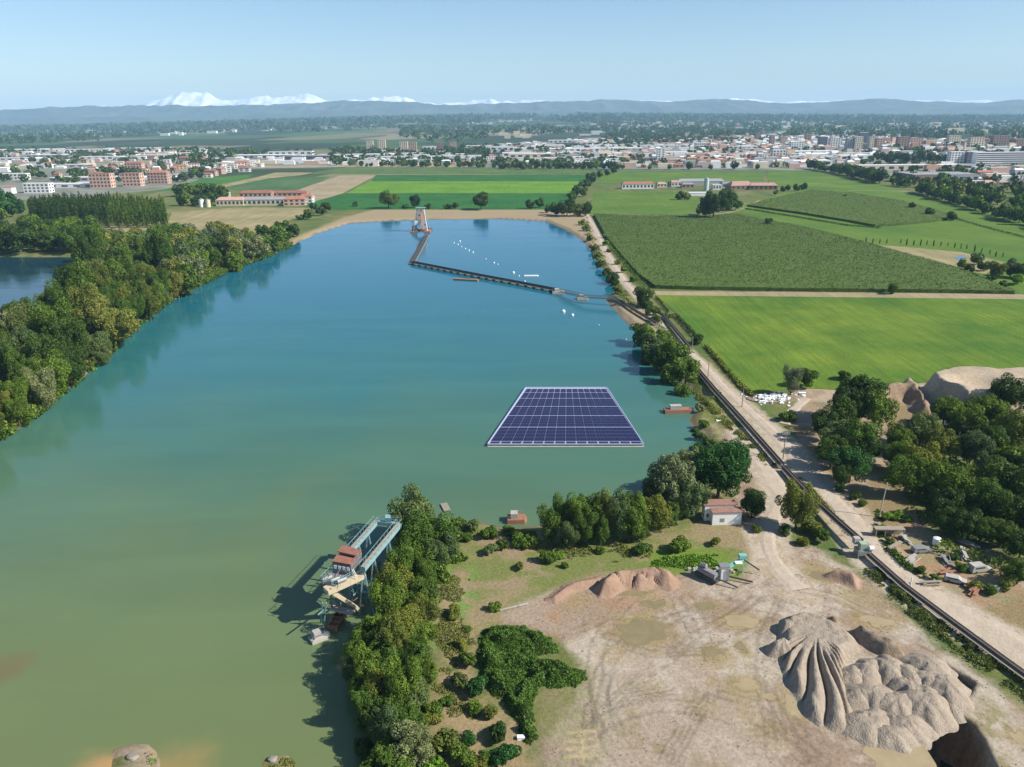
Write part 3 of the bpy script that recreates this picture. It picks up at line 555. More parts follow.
# spit, western edge
SCL = 1.13
many([(412,522,23,B,'bluish'),(428,536,24,B,'mid'),(438,552,17,B,'bluish'),(413,552,20,B,'mid'),(396,588,20,B,'olive'),(417,592,18,B,'mid'),(374,634,19,B,'mid'),(402,624,20,B,'olive'),(360,654,16,B,'mid'),(384,658,19,B,'mid'),
      (412,655,18,B,'mid'),(361,690,14,B,'mid'),(378,690,18,B,'olive'),(414,692,18,B,'bluish'),(396,712,19,B,'mid'),(372,722,13,B,'dark'),(392,744,20,B,'mid'),(432,710,10,U,'mid','bush'),(442,744,15,U,'olive','bush'),(430,720,9,U,'olive','bush'),(386,770,22,B,'mid'),(366,668,16,T,'mid'),(352,672,11,T,'bluish'),(392,640,17,T,'olive'),(368,706,14,T,'mid'),(386,728,17,T,'bluish'),(404,688,17,T,'mid'),(388,606,17,T,'mid'),(400,570,15,T,'mid'),(424,610,15,B,'olive'),(420,634,15,B,'mid'),(426,672,14,B,'mid'),(408,726,16,B,'mid'),(366,748,12,B,'dark'),(424,574,15,B,'mid'),(436,530,14,B,'mid'),(432,768,13,U,'lime','bush')],
     'on the west shore of the spit', 'trees along the west shore of the spit')
many([(411,748,22,Wl,'silver','willow')], 'at the bottom edge beside the green bushes', 'trees along the west shore of the spit')
many([(499,733,10,U,'dark','bush'),(506,756,12,U,'deep','bush'),(460,681,9,U,'yellow','bush'),(478,686,11,U,'deep','bush'),(474,708,8,U,'mid','bush'),(467,660,8,U,'mid','bush'),(462,645,6,U,'olive','bush'),(462,758,12,U,'mid','bush'),(478,764,9,U,'olive','bush'),(490,712,8,U,'olive','bush'),(486,760,8,U,'mid','bush'),(454,612,7,U,'olive','bush'),(495,607,6,U,'mid','bush'),(468,628,4,U,'mid','bush'),(446,700,6,U,'mid','bush'),(470,738,7,U,'deep','bush')],
     'between shore trees and green thicket', 'bushes on the spit')
many([(552,521,13,T,'mid'),(565,516,13,T,'mid'),(578,515,15,T,'mid'),(570,534,10,T,'bluish'),(592,518,14,T,'mid'),(607,516,15,T,'olive'),(618,519,14,T,'bluish'),(630,518,15,T,'mid'),(601,532,10,T,'mid'),(640,514,14,T,'mid'),(586,530,11,T,'mid')],
     'in the spit north shore row', 'tree row on the north shore of the spit', 'tall tree')
many([(650,516,17,B,'olive','tree'),(672,482,24,Wl,'silver','willow'),(690,468,16,Wl,'silver','willow'),(655,492,14,Wl,'bluish','willow'),(692,500,17,B,'bluish','tree'),(670,515,12,B,'mid','tree'),(720,472,25,B,'deep','tree'),(733,458,17,B,'deep','tree'),(702,452,10,B,'deep','tree'),(753,502,14,B,'dark','tree'),(798,508,18,Wl,'olive','willow'),(638,530,10,B,'mid','tree')],
     'around the white hut', 'trees around the white hut')
many([(524,539,11,U,'mid','bush'),(548,557,8,U,'mid','bush'),(520,566,5,U,'olive','bush'),(600,550,5,U,'mid','bush'),(643,549,8,U,'mid','bush'),(677,545,10,U,'mid','bush'),(716,542,5,U,'olive','bush'),(488,532,8,U,'mid','bush'),(474,526,7,U,'bluish','bush'),(502,545,6,U,'mid','bush'),(508,531,6,U,'mid','bush'),(457,524,7,U,'mid','bush'),(560,556,4,U,'lime','bush'),(492,549,7,U,'bluish','bush'),(565,565,4,U,'mid','bush'),(466,537,6,U,'mid','bush'),(822,536,8,U,'mid','bush'),(812,527,9,U,'olive','bush'),(785,530,6,U,'mid','bush'),(803,541,6,U,'olive','bush'),(757,528,5,U,'olive','bush')],
     'on the bank between lake and yard', 'bushes on the spit')
# lake east shore
SCL = 1.08
many([(641,334,13,BS,'mid'),(652,346,14,BS,'bluish'),(662,340,11,BS,'mid'),(674,354,15,BS,'mid'),(660,366,13,BS,'dark'),(672,378,12,BS,'mid'),(686,372,14,BS,'mid'),(683,392,9,BS,'mid'),(650,358,10,BS,'dark')],
     'in the clump on the east lake shore', 'tree clump on the east shore')
many([(644,296,9,BS,'dark','bush'),(653,311,6,U,'mid','bush'),(648,304,6,U,'dark','bush'),(698,340,6,U,'dark','bush'),(657,318,5,U,'mid','bush'),(700,408,5,U,'silver','bush'),(704,424,5,U,'mid','bush'),(700,437,6,U,'dark','bush'),(708,446,7,U,'dark','bush'),(696,430,4,U,'dark','bush'),(716,452,6,U,'mid','bush')],
     'by the belt, east shore', 'bushes on the east shore')
many([(586,228,4,UF,'mid','bush'),(590,237,4.5,UF,'mid','bush'),(594,247,4.5,UF,'olive','bush'),(597,256,5,UF,'mid','bush'),(601,265,5.5,UF,'mid','bush'),(606,272,5,UF,'dark','bush'),(613,279,8,U,'dark','bush'),(618,290,5,U,'olive','bush'),(604,236,2.5,UF,'lime','bush'),(609,250,3,UF,'mid','bush'),(606,243,3.5,UF,'lime','bush'),(617,262,3.5,UF,'mid','bush'),(624,270,4,UF,'mid','bush'),(633,279,4,UF,'mid','bush'),(582,222,4,UF,'olive','bush')],
     'by the track above the inner basin', 'bushes on the east shore')
many([(787,415,8,U,'mid','bush'),(844,375,7,U,'dark','bush')], 'beside the gravel track', 'bushes by the track')
many([(792,380,9,T,'silver','tree'),(808,377,10,BS,'mid','tree')], 'beside the white rubble heap', 'trees by the rubble heap')
# right hand wood
SCL = 1.0
many([(858,397,25,B,'dark'),(846,408,20,B,'dark'),(875,410,20,B,'mid'),(826,424,17,B,'dark'),(838,437,19,B,'bluish'),(858,436,22,B,'mid'),(832,452,17,B,'dark'),(852,462,21,B,'deep'),(868,448,15,B,'dark'),(842,474,12,B,'dark')],
     'in the clump beside the gravel road', 'big tree clump beside the gravel road')
many([(900,438,15,B,'mid'),(922,430,17,B,'bluish'),(941,442,18,B,'olive'),(898,456,15,B,'mid'),(908,476,21,B,'mid'),(920,462,18,B,'olive'),(945,412,15,B,'mid'),(962,418,18,B,'mid'),(988,412,21,B,'mid'),(1008,406,19,B,'dark'),
      (996,436,17,B,'mid'),(978,448,18,Wl,'bluish','willow'),(948,482,21,B,'mid'),(946,502,19,B,'dark'),(1016,430,20,B,'olive'),(1010,486,25,B,'dark'),(988,500,21,B,'mid'),(1018,512,22,B,'dark'),
      (946,520,15,B,'dark'),(964,524,16,B,'dark'),(982,528,14,B,'dark'),(1002,534,14,B,'dark'),(1022,545,17,B,'dark'),(930,490,12,B,'mid'),(1016,460,18,U,'mid'),(994,468,12,U,'bluish'),(1005,450,12,U,'olive'),(1020,570,15,B,'mid'),(1034,474,20,B,'dark'),(1040,520,20,B,'dark')],
     'in the wood behind the scrap yard', 'wood behind the scrap yard')
many([(855,496,6,U,'dark','bush'),(862,503,5,U,'mid','bush'),(840,488,6,U,'deep','bush'),(888,517,6,U,'lime','bush'),(898,516,6,U,'lime','bush'),(907,519,5,U,'lime','bush'),(884,528,4,U,'mid','bush'),(890,540,5,U,'mid','bush'),(922,570,5,U,'olive','bush'),(936,578,5,U,'mid','bush'),(962,566,7,U,'mid','bush'),(975,586,6,U,'olive','bush'),(990,590,7,U,'mid','bush'),(1006,585,8,U,'olive','bush'),(953,556,5,U,'mid','bush')],
     'around the scrap yard', 'bushes around the scrap yard')
# north bank
many([(388,199,9,BS,'mid'),(415,201,6.5,BS,'dark'),(406,206,3.5,UF,'dark','bush'),(428,206,4,UF,'dark','bush'),(447,206,4.5,UF,'dark','bush'),(456,206,4.5,UF,'dark','bush'),(481,200,9.5,BS,'dark'),(355,204,3.5,UF,'bluish','bush'),(326,207,6,BF,'dark'),(308,214,5.5,BF,'mid'),(320,211,5,BF,'dark'),(300,217,4,UF,'mid','bush'),(313,186+20,4,BF,'dark'),
      (530,204,5,BF,'dark'),(540,203,5,BF,'dark'),(556,208,7,BS,'mid'),(567,208,8,BS,'dark'),(577,209,7,BS,'olive'),(586,209,7,BS,'dark'),(548,209,4,BF,'dark')],
     'on the bank behind the lake', 'trees on the north bank')
many([(572,196,5,BF,'mid'),(577,191,5,BF,'dark'),(582,187,5,BF,'dark'),(587,183,5,BF,'dark'),(592,179,4.5,BF,'dark'),(594,175,4,BF,'bluish'),(600,174,4,BF,'mid'),(607,172,3.5,BF,'dark'),(614,170,3.5,BF,'dark'),(589,176,4,BF,'dark'),(583,192,5,BF,'bluish')],
     'between the striped and bright fields', 'hedge trees between the fields', 'hedge tree')
many([(714,205,13,B,'dark'),(727,199,11,BS,'mid'),(706,209,7,BS,'dark'),(736,204,6,BS,'mid'),(680,195,5,BF,'dark'),(687,196,4,BF,'olive'),(700,210,5,BF,'mid'),(783,189,3,BF,'dark'),(788,188,2.8,BF,'dark'),(797,187,4,BF,'dark'),(804,186,4,BF,'dark'),(776,193,3,UF,'mid','bush')],
     'beside the dairy farm', 'trees beside the dairy farm')
many([(912,205,4.3,BF,'dark'),(930,211,5.2,BF,'dark'),(952,215,5.6,BF,'dark')], 'alone in the meadow beyond the maize', 'lone trees in the far meadow')
many([(845,196,2.5,UF,'mid','bush')], 'standing alone beyond the second maize field', None)
many([(892,288,6,BS,'mid')], 'standing alone at the edge of the large maize field', None, 'round tree')
many([(769,221.5,4.3,BF,'dark')], 'standing alone behind the large maize field', None, 'round tree')
many([(856,243,2.6,UF,'dark','bush'),(785,226,1.6,UF,'mid','bush'),(809,231,1.5,UF,'mid','bush')], 'behind the large maize field', 'bushes behind the maize')
many([(977,259,6,BF,'bluish'),(984,266,5.5,BF,'dark'),(998,270,9,BS,'olive'),(1012,268,9,BS,'bluish'),(962,264,5,BF,'mid'),(970,268,5,BF,'dark'),(1018,280,8,U,'lime','bush'),(1024,270,9,BS,'dark'),(990,278,5,UF,'dark','bush'),(1004,283,5,UF,'dark','bush')],
     'beside the small pond beyond the maize', 'trees by the small pond')
rr = random.Random(3)
for i, (x, y) in enumerate([(839,238),(846,239),(866,240),(873,241),(880,241),(887,241),(901,241),(907,242),(914,242),(921,242),(927,242.5),(934,243),(941,243.5),(948,244),(955,245),(961,246),(967,246.5),(975,248),(982,250),(990,252),(996,253.5),(1003,254.5)]):
    tree_px(x, y, rr.choice([.8, .9, 1.1]), 'column', 'dark', 'young columnar tree', 'in the line behind the fallow patch', 'line of young columnar trees', rr.uniform(.8, 1.2))
# hedge belt right
def line_trees(line, step, r, kinds, cols, noun, where, group, jit=1.0, seed=1, hs=1.0):
    q = random.Random(seed); P = [G(a, b) for a, b in line]
    for i in range(len(P)-1):
        L = (P[i+1]-P[i]).length; n = max(1, int(L/step))
        for k in range(n):
            p = P[i].lerp(P[i+1], (k+.5)/n); tree_at(p.x+q.uniform(-jit, jit), p.y+q.uniform(-jit, jit), r*q.uniform(.7, 1.25), q.choice(kinds), q.choice(cols), noun, where, group, hs)
line_trees([(812,169),(850,176),(880,184)], 14, 9, ['broadF'], ['dark','mid','bluish'], 'hedge tree', 'in the belt behind the white sheds', 'tree belt at the edge of town', 5, 1)
line_trees([(915,192),(960,205),(1005,219),(1060,235)], 11, 7, ['broadF'], ['dark','mid','dark'], 'hedge tree', 'in the long right hand hedge', 'long hedge at the right', 3, 2)
line_trees([(925,187),(970,198),(1040,214)], 15, 8, ['broadF'], ['mid','olive','dark','lime'], 'hedge tree', 'in the row above that hedge', 'trees before the town', 9, 3)
line_trees([(885,163),(930,165),(965,166)], 16, 10, ['broadF'], ['dark','dark','mid'], 'broadleaf tree', 'left of the white slab block', 'wood by the slab block', 14, 4)
line_trees([(878,160),(930,161.5),(965,163)], 18, 11, ['broadF'], ['dark','dark'], 'broadleaf tree', 'behind the wood by the slab block', 'wood by the slab block', 10, 14)
line_trees([(176,206),(200,206),(218,201),(210,193),(180,197)], 12, 8, ['broadF'], ['dark','mid'], 'broadleaf tree', 'beside the red roofed farm', 'trees beside the red roofed farm', 5, 5)
# poplar plantation
q = random.Random(8); PP = GP([(30,224),(60,228),(168,229),(166,215),(120,212),(32,215)])
a0 = min(p.x for p in PP); a1 = max(p.x for p in PP); b0 = min(p.y for p in PP); b1 = max(p.y for p in PP)
PL = []
xx = a0
while xx < a1:
    yy = b0
    while yy < b1: PL.append((xx+q.uniform(-.6, .6), yy+q.uniform(-.6, .6))); yy += 12.5
    xx += 9.2
PL = [p for p in PL if sdist(np.array([p[0]]), np.array([p[1]]), PP)[0] < 0]
for x, y in PL:
    px = PR((x, y, 1.5))[0]
    tree_at(x, y, 3.4, 'poplar', 'dark' if px < 112 else 'mid', 'poplar', 'in the plantation left of the lake', 'poplar plantation', .72 if px < 112 else .66)
# left bank woodland (thing by thing, nearest largest)
def fill(px, rmin, rmax, kinds, cols, where, group, seed, maxn=400, z=1.5, hs=1.0, pack=.85):
    q = random.Random(seed); P = GP(px, z); x0 = min(p.x for p in P); x1 = max(p.x for p in P); y0 = min(p.y for p in P); y1 = max(p.y for p in P); out = []
    A = (x1-x0)*(y1-y0); c = np.array([[q.uniform(x0, x1), q.uniform(y0, y1)] for _ in range(9000)]); ins = sdist(c[:, 0], c[:, 1], P) < 0; c = c[ins]
    for x, y in c:
        r = q.uniform(rmin, rmax)
        if all((x-a)**2+(y-b)**2 > (pack*(r+s))**2 for a, b, s in out): out.append((x, y, r))
        if len(out) >= maxn: break
    for x, y, r in out: tree_at(x, y, r, q.choice(kinds), q.choice(cols), 'broadleaf tree', where, group, hs)
    return out
cw = ['mid','mid','dark','olive','bluish','mid','yellow','mid','dark','silver']
fill([(-40,470),(0,449),(22,432),(52,407),(84,380),(112,354),(90,330),(50,318),(0,330),(-60,350)], 3.8, 9.0, ['broad','broad','willow','tall'], cw, 'in the near wood on the left bank', 'near wood on the left bank', 21, 72, pack=.76)
fill([(112,354),(120,345),(138,329),(160,312),(185,296),(165,268),(110,262),(88,268),(72,290),(60,310),(90,330)], 4.2, 10.5, ['broad','willow','tall'], cw, 'in the wood between the two lakes', 'wood between the two lakes', 22, 62, pack=.80)
fill([(185,296),(200,289),(235,270),(262,258),(252,246),(225,238),(170,243),(110,247),(92,258),(110,262),(165,268)], 7.5, 11.0, ['broadS'], ['mid','dark','olive','mid','bluish','yellow','silver'], 'in the far wood on the left bank', 'far wood on the left bank', 23, 44, pack=.78)
fill([(262,258),(290,247),(300,238),(280,232),(262,236),(250,246)], 4.5, 6.5, ['broadF'], ['mid','dark'], 'in the small clump at the lake corner', 'clump at the lake corner', 24, 12)
fill([(-20,256),(30,253),(78,253),(92,250),(100,240),(60,236),(0,240),(-30,245)], 8, 12, ['broadS'], ['mid','dark','dark'], 'in the wood behind the second lake', 'wood behind the second lake', 25, 24, pack=.78)
fill([(-20,222),(0,220),(20,216),(22,206),(0,204),(-20,206)], 7, 10, ['broadF'], ['mid','deep'], 'in the clump before the white terraces', 'clump before the white terraces', 26, 14)
many([(250,244,7,BF,'mid'),(232,250,6,BF,'dark'),(268,241,6,BF,'mid'),(276,238,5,BF,'dark'),(286,236,5,BF,'dark'),(292,228,4.5,BF,'mid'),(262,238,6,BF,'dark')], 'below the dry field', 'clump at the lake corner')
# ---------------- stuff: undergrowth, reeds, grass, crops
def leaf_cloud(name, P, size, m, up=.3, stretch=1.0, vert=False, seed=0, k='stuff', label=None, cat=None):
    r = np.random.default_rng(seed); n = len(P)
    N = r.normal(size=(n, 3)); N[:, 2] = np.abs(N[:, 2])*.4+up; N /= np.linalg.norm(N, axis=1)[:, None]
    if vert: N[:, 2] *= .15; N /= np.linalg.norm(N, axis=1)[:, None]; b = np.array([[0, 0, 1.]])+r.normal(size=(n, 3))*.22; b /= np.linalg.norm(b, axis=1)[:, None]; a = np.cross(N, b)
    else: a = np.cross(N, r.normal(size=(n, 3))); a /= np.linalg.norm(a, axis=1)[:, None]; b = np.cross(N, a)
    s = np.asarray(size)*r.uniform(.6, 1.4, n); s = s[:, None]
    V = np.stack([P-a*s*.5/stretch**.5, P-b*s*.5*stretch, P+a*s*.5/stretch**.5, P+b*s*.5*stretch], 1).reshape(-1, 3)
    o = link(name, mesh_np(name, V, np.arange(n*4).reshape(-1, 4)), m); o['kind'] = k
    if label: o['label'] = label; o['category'] = cat
    return o
def scatter(poly_w, n, seed):
    r = np.random.default_rng(seed); P = np.array([(p[0], p[1]) for p in poly_w]); lo = P.min(0); hi = P.max(0); c = r.uniform(lo, hi, (n, 2)); return c[sdist(c[:, 0], c[:, 1], P) < 0]
def clumps(px, n, hmax, name, m, size, seed, label, cat, thr=.4, sc=7):
    c = scatter(GP(px), n, seed); nn = fbm(c[:, 0], c[:, 1], sc, 3, seed+50)+.12*(fbm(c[:, 0], c[:, 1], 1.5, 2, seed+60)-.5)-.3*(1-sst(0, 5, -sdist(c[:, 0], c[:, 1], GP(px)))); c = c[nn > thr]; nn = nn[nn > thr]
    r = np.random.default_rng(seed+1); h = np.clip((nn-thr)*6, .05, 1)*hmax*r.uniform(.1, 1, len(c))**.5
    z = Hgt(c[:, 0], c[:, 1]); ok = z > -.1; c = c[ok]; h = h[ok]; z = z[ok]
    return leaf_cloud(name, np.column_stack([c, z+h]), size, m, seed=seed, label=label, cat=cat)
clumps([(-40,478),(0,447),(22,433),(52,408),(84,382),(112,356),(120,347),(138,331),(160,314),(200,290),(235,272),(262,259),(300,244),(270,238),(225,238),(110,248),(88,270),(60,312),(0,330),(-60,350)], 150000, 4.0, 'undergrowth', LM['olive'], .8, 1, 'olive undergrowth filling the wood floor on the left bank', 'undergrowth', .36)
clumps([(395,560),(430,530),(452,520),(470,560),(440,600),(425,650),(425,700),(440,767),(440,800),(385,800),(368,720),(362,690),(370,650)], 90000, 3.4, 'undergrowth', LM['mid'], .5, 2, 'green undergrowth below the trees on the spit', 'undergrowth', .34, 5)
clumps([(455,520),(530,530),(560,535),(640,535),(660,560),(560,566),(500,556),(455,545)], 22000, 1.0, 'undergrowth', LM['yellow'], .34, 3, 'low yellowish scrub on the northern bank of the spit', 'undergrowth', .47, 4)
clumps([(655,548),(700,548),(745,566),(738,576),(690,577),(650,570)], 9000, .8, 'grass', LM['lime'], .35, 4, 'fresh green grass strip behind the reddish heap', 'grass', .35, 4)
clumps([(880,440),(1100,400),(1100,620),(1000,580),(930,560),(905,525),(880,480)], 80000, 2.4, 'undergrowth', LM['mid'], .6, 5, 'tangled green undergrowth in the wood behind the scrap yard', 'undergrowth', .42, 6)
clumps([(432,560),(470,560),(480,640),(480,760),(520,800),(430,800),(432,660)], 42000, .55, 'grass', LM['yellow'], .28, 6, 'patchy yellow green grass between shore trees and green thicket', 'grass', .44, 5)
clumps([(640,300),(690,345),(720,390),(745,425),(722,432),(700,395),(690,372),(655,345)], 18000, 1.0, 'grass', LM['olive'], .4, 7, 'rough olive grass along the belt on the east shore', 'grass', .42, 5)
clumps([(588,216),(598,240),(612,270),(640,310),(632,312),(608,290),(596,262),(580,226)], 12000, 1.6, 'undergrowth', LM['olive'], .8, 8, 'scrub by the track above the inner basin', 'undergrowth', .36, 8)
def shore(seed):
    r = np.random.default_rng(seed); P = GP([(0,440),(22,427),(52,403),(82,378),(112,352),(120,343),(136,327),(160,308),(200,286),(235,268),(270,256),(292,246)], .5); c = []
    for i in range(len(P)-1):
        L = (P[i+1]-P[i]).length; k = int(L*110); t = r.uniform(0, 1, (k, 1)); a = np.array(P[i])[:2]; b = np.array(P[i+1])[:2]; d = (b-a)/L; nn = np.array([-d[1], d[0]]); off = r.uniform(-1.5, 4.5, (k, 1)); c.append(np.column_stack([a+(b-a)*t+nn*off, off]))
    c = np.concatenate(c); f = fbm(c[:, 0], c[:, 1], 6, 3, 4); ok = f > .43; c = c[ok]; f = f[ok]; h = np.clip((f-.43)*9, .1, 1)*4.0*r.uniform(.05, 1, len(c))**.7
    leaf_cloud('undergrowth', np.column_stack([c[:, :2], np.maximum(.1, Hgt(c[:, 0], c[:, 1]))+h]), .8, LM['mid'], seed=seed, label='overhanging bushes along the water line of the left bank', cat='undergrowth')
shore(77)
# strip of weeds under the long belt
def weeds(line, wd, n, hmax, m, size, seed, label):
    r = np.random.default_rng(seed); P = GP(line); Ls = [(P[i+1]-P[i]).length for i in range(len(P)-1)]; tot = sum(Ls); c = []
    for i, L in enumerate(Ls):
        k = int(n*L/tot); t = r.uniform(0, 1, (k, 1)); a = np.array(P[i])[:2]; b = np.array(P[i+1])[:2]; d = (b-a)/L; nn = np.array([-d[1], d[0]]); c.append(a+(b-a)*t+nn*r.normal(size=(k, 1))*wd*.4)
    c = np.concatenate(c); f = fbm(c[:, 0], c[:, 1], 3, 3, seed); c = c[f > .42]; f = f[f > .42]; h = np.clip((f-.42)*5, .05, 1)*hmax*r.uniform(.1, 1, len(c))
    return leaf_cloud('grass', np.column_stack([c, Hgt(c[:, 0], c[:, 1])+h]), size, m, seed=seed, label=label, cat='grass')
weeds([(872,568),(905,600),(955,640),(1005,675),(1060,712)], 3.0, 24000, 1.0, LM['yellow'], .3, 11, 'bright green weeds growing along the foot of the long belt')
weeds([(690,385),(716,414),(745,440),(772,466)], 2.2, 9000, .7, LM['olive'], .35, 12, 'dry weeds beside the belt near the lake shore')
weeds([(800,478),(828,510),(852,536)], 1.2, 4000, .6, LM['yellow'], .3, 13, 'yellowish weeds between belt and road')
weeds([(880,512),(878,530),(888,548),(905,565),(925,578)], 1.2, 5000, .9, LM['mid'], .35, 14, 'green verge around the scrap yard corner')
# green thicket
def reedbed():
    px = [(476,634),(484,625),(500,622),(525,622),(545,628),(561,640),(562,650),(537,652),(541,656),(560,657),(586,666),(589,676),(577,684),(556,688),(545,688),(541,684),(537,702),(536,722),(540,735),(532,744),(520,736),(512,716),(503,703),(490,692),(478,676),(474,650)]
    c = scatter(GP(px, 2.5), 150000, 5); nn = fbm(c[:, 0], c[:, 1], 2.2, 3, 8); r = np.random.default_rng(3)
    ed = -sdist(c[:, 0], c[:, 1], GP(px, 2.5)); ed = ed-2.2*(fbm(c[:, 0], c[:, 1], 2.0, 4, 66)-.3); ok_ = (ed > 0)&(r.uniform(0, 1, len(ed)) < .25+ed/1.2); c = c[ok_]; nn = nn[ok_]; ed = ed[ok_]; h = (.3+3.6*nn**1.3)*sst(-.3, 2.2, ed)
    z = Hgt(c[:, 0], c[:, 1])+h*r.uniform(.45, 1, len(c))
    return leaf_cloud('thicket', np.column_stack([c, z]), .25, leafmat('reed', (.088, .17, .032), .3, .4), stretch=1.5, seed=9, label='dense bright green thicket in the middle of the spit', cat='thicket')
reedbed()
# maize fields: raised, rough canopy, stuff
def maize(px, h, seed, label, step=2.0, adj=''):
    P = GP(px, 1.5); x0 = min(p.x for p in P); x1 = max(p.x for p in P); y0 = min(p.y for p in P); y1 = max(p.y for p in P)
    o = MB().prism([(p.x, p.y) for p in P], 1.3, 1.5+h*.82).build('maize_crop', mat('maize_under', (.075, .115, .018), .9, .35, .6, .6)); 
    o['kind'] = 'stuff'; o['label'] = label; o['category'] = 'crop'
    c = scatter(P, int((x1-x0)*(y1-y0)/step*1.7), seed); r = np.random.default_rng(seed)
    row = np.round((c[:, 0]*.97+c[:, 1]*.24)/1.6)*1.6; c[:, 0] = (row-c[:, 1]*.24)/.97+r.normal(size=len(c))*.2
    z = 1.5+h*(.8+.2*r.uniform(0, 1, len(c)))+.5*(fbm(c[:, 0], c[:, 1], 12, 3, seed)-.5)
    # edge plants
    E = []
    for i in range(len(P)):
        a = P[i]; b = P[(i+1) % len(P)]; L = (b-a).length; n = int(L*5)
        t = r.uniform(0, 1, (n, 1)); E.append(np.column_stack([np.array(a)[None, :2]+(np.array(b-a)[None, :2])*t+r.normal(size=(n, 2))*.25, 1.5+h*r.uniform(.1, 1, n)]))
    leaves = np.concatenate([np.column_stack([c, z])]+E)
    n = len(leaves); N = r.normal(size=(n, 3)); N[:, 2] = np.abs(N[:, 2])+.8; N /= np.linalg.norm(N, axis=1)[:, None]; a = np.cross(N, r.normal(size=(n, 3))); a /= np.linalg.norm(a, axis=1)[:, None]; b = np.cross(N, a)
    s = .5*r.uniform(.6, 1.3, (n, 1)); V = np.stack([leaves-a*s, leaves-b*s*.5, leaves+a*s, leaves+b*s*.5], 1).reshape(-1, 3)
    l = link('leaves', mesh_np('leaves', V, np.arange(n*4).reshape(-1, 4)), leafmat('maize_leaf', (.085, .140, .018), .2, .10), parent=o); l['kind'] = 'stuff'
maize([(594,216),(640,217.5),(690,218),(735,216),(760,221),(790,226),(832,236),(870,246),(905,256),(960,271),(1014,294.5),(950,293),(800,291.5),(700,290),(655,288.5),(638,276),(622,258),(606,238)], 2.6, 1, 'large dark green maize field right of the inner lake basin')
maize([(747,206.5),(786,197),(812,191.5),(850,194),(902,202.5),(930,210),(957,218),(935,222),(900,225.5),(875,227),(848,222),(800,214)], 2.6, 2, 'second smaller maize field beyond the large one', 3.0)
# ------------------------------------------------------------ piles of sand
mSand = mat('pale_sand', (.25, .20, .145), .95, .12, .9, .9, col2=(.37, .305, .235))
mSandD = mat('dark_damp_sand', (.16, .115, .075), .95, .2, .8, .6, col2=(.30, .23, .16))
mRed = mat('reddish_soil', (.24, .145, .095), .95, .2, .5, .6, col2=(.34, .23, .16))
def mound(px, py, rx, ry, h, m, seed, rot=0.0, flat=.0, gul=.06, zoff=0, lab=None, cat='sand pile'):
    c = gz(px, py); n1, n2 = 26, 64; V = []; 
    R = np.linspace(0, 1.12, n1); TH = np.linspace(0, 2*math.pi, n2, endpoint=False)
    Rg, Tg = np.meshgrid(R, TH, indexing='ij')
    edge = 1+.16*np.sin(2*Tg+seed)+.10*np.sin(3*Tg+seed*2.1)+.06*np.sin(7*Tg+seed)
    lx = Rg*np.cos(Tg)*rx*edge; ly = Rg*np.sin(Tg)*ry*edge
    x = c.x+lx*math.cos(rot)-ly*math.sin(rot); y = c.y+lx*math.sin(rot)+ly*math.cos(rot)
    prof = np.clip(1-np.maximum(0, (Rg-flat))/(1-flat), -.25, 1)
    g = gul*(fbm(Tg*2.2+seed*5, Rg*1.2, .5, 3, seed)-.5)*np.clip(Rg*2, 0, 1)
    z = zat(c.x, c.y)+zoff+h*np.where(prof > 0, 1.12*prof-.22*prof**4, prof)*(1+g*1.6)+.8*(fbm(x, y, 3.2, 3, seed+9)-.5)*np.clip(1.2-Rg, 0, 1)+.45*(fbm(x, y, 1.1, 4, seed)-.5)
    idx = np.arange(n1*n2).reshape(n1, n2); nx_ = np.roll(idx, -1, 1)
    Fq = np.stack([idx[:-1], idx[1:], nx_[1:], nx_[:-1]], -1).reshape(-1, 4)
    o0 = np.array([c.x, c.y, zat(c.x, c.y)])
    me = mesh_np('sand_pile', np.stack([x, y, z], -1).reshape(-1, 3)-o0, Fq); me.polygons.foreach_set('use_smooth', np.ones(len(me.polygons), bool))
    return link('sand_pile', me, m, loc=o0)
def patch(px, hfun, m, name, step=.35, z=1.5):
    """height patch over a footprint polygon; hfun(x, y, inside distance) -> height above ground"""
    P = GP(px, z); x0 = min(p.x for p in P)-1; x1 = max(p.x for p in P)+1; y0 = min(p.y for p in P)-1; y1 = max(p.y for p in P)+1
    xa = np.arange(x0, x1, step); ya = np.arange(y0, y1, step); Xa, Ya = np.meshgrid(xa, ya); d = -sdist(Xa, Ya, P)
    zz = Hgt(Xa.ravel(), Ya.ravel()).reshape(Xa.shape); Zz = np.where(d > -.6, zz+hfun(Xa, Ya, d), zz-1)
    keep = d > -1.2; idx = np.arange(Xa.size).reshape(Xa.shape); q = np.stack([idx[:-1, :-1], idx[:-1, 1:], idx[1:, 1:], idx[1:, :-1]], -1).reshape(-1, 4)
    kk = keep.ravel(); q = q[kk[q].all(1)]; c = np.array([(x0+x1)/2, (y0+y1)/2, z])
    used = np.unique(q); mp = -np.ones(Xa.size, int); mp[used] = np.arange(len(used))
    me = mesh_np(name, np.column_stack([Xa.ravel(), Ya.ravel(), Zz.ravel()])[used]-c, mp[q]); me.polygons.foreach_set('use_smooth', np.ones(len(me.polygons), bool))
    return link(name, me, m, loc=c)
mounds = [((852,672),3.2,2.6,2.6),((868,668),3.6,2.8,3.2),((889,667),3.6,3,3.4),((909,673),3.4,3,3.2),((928,664),4.2,3.2,3.2),((929,678),3.4,2.8,3.0),((945,687),4.4,3.6,4.0),
          ((906,686),3.2,2.6,3.0),((922,692),3.4,2.8,2.8),((873,694),4.0,3.6,4.0),((896,702),4.0,3.2,3.8),((924,703),4.4,3.6,4.0),((906,723),3.4,3.0,3.6),((893,733),3.6,3.0,3.0),((868,722),4.0,3.6,3.2),((857,694),2.8,3.4,3.0)]
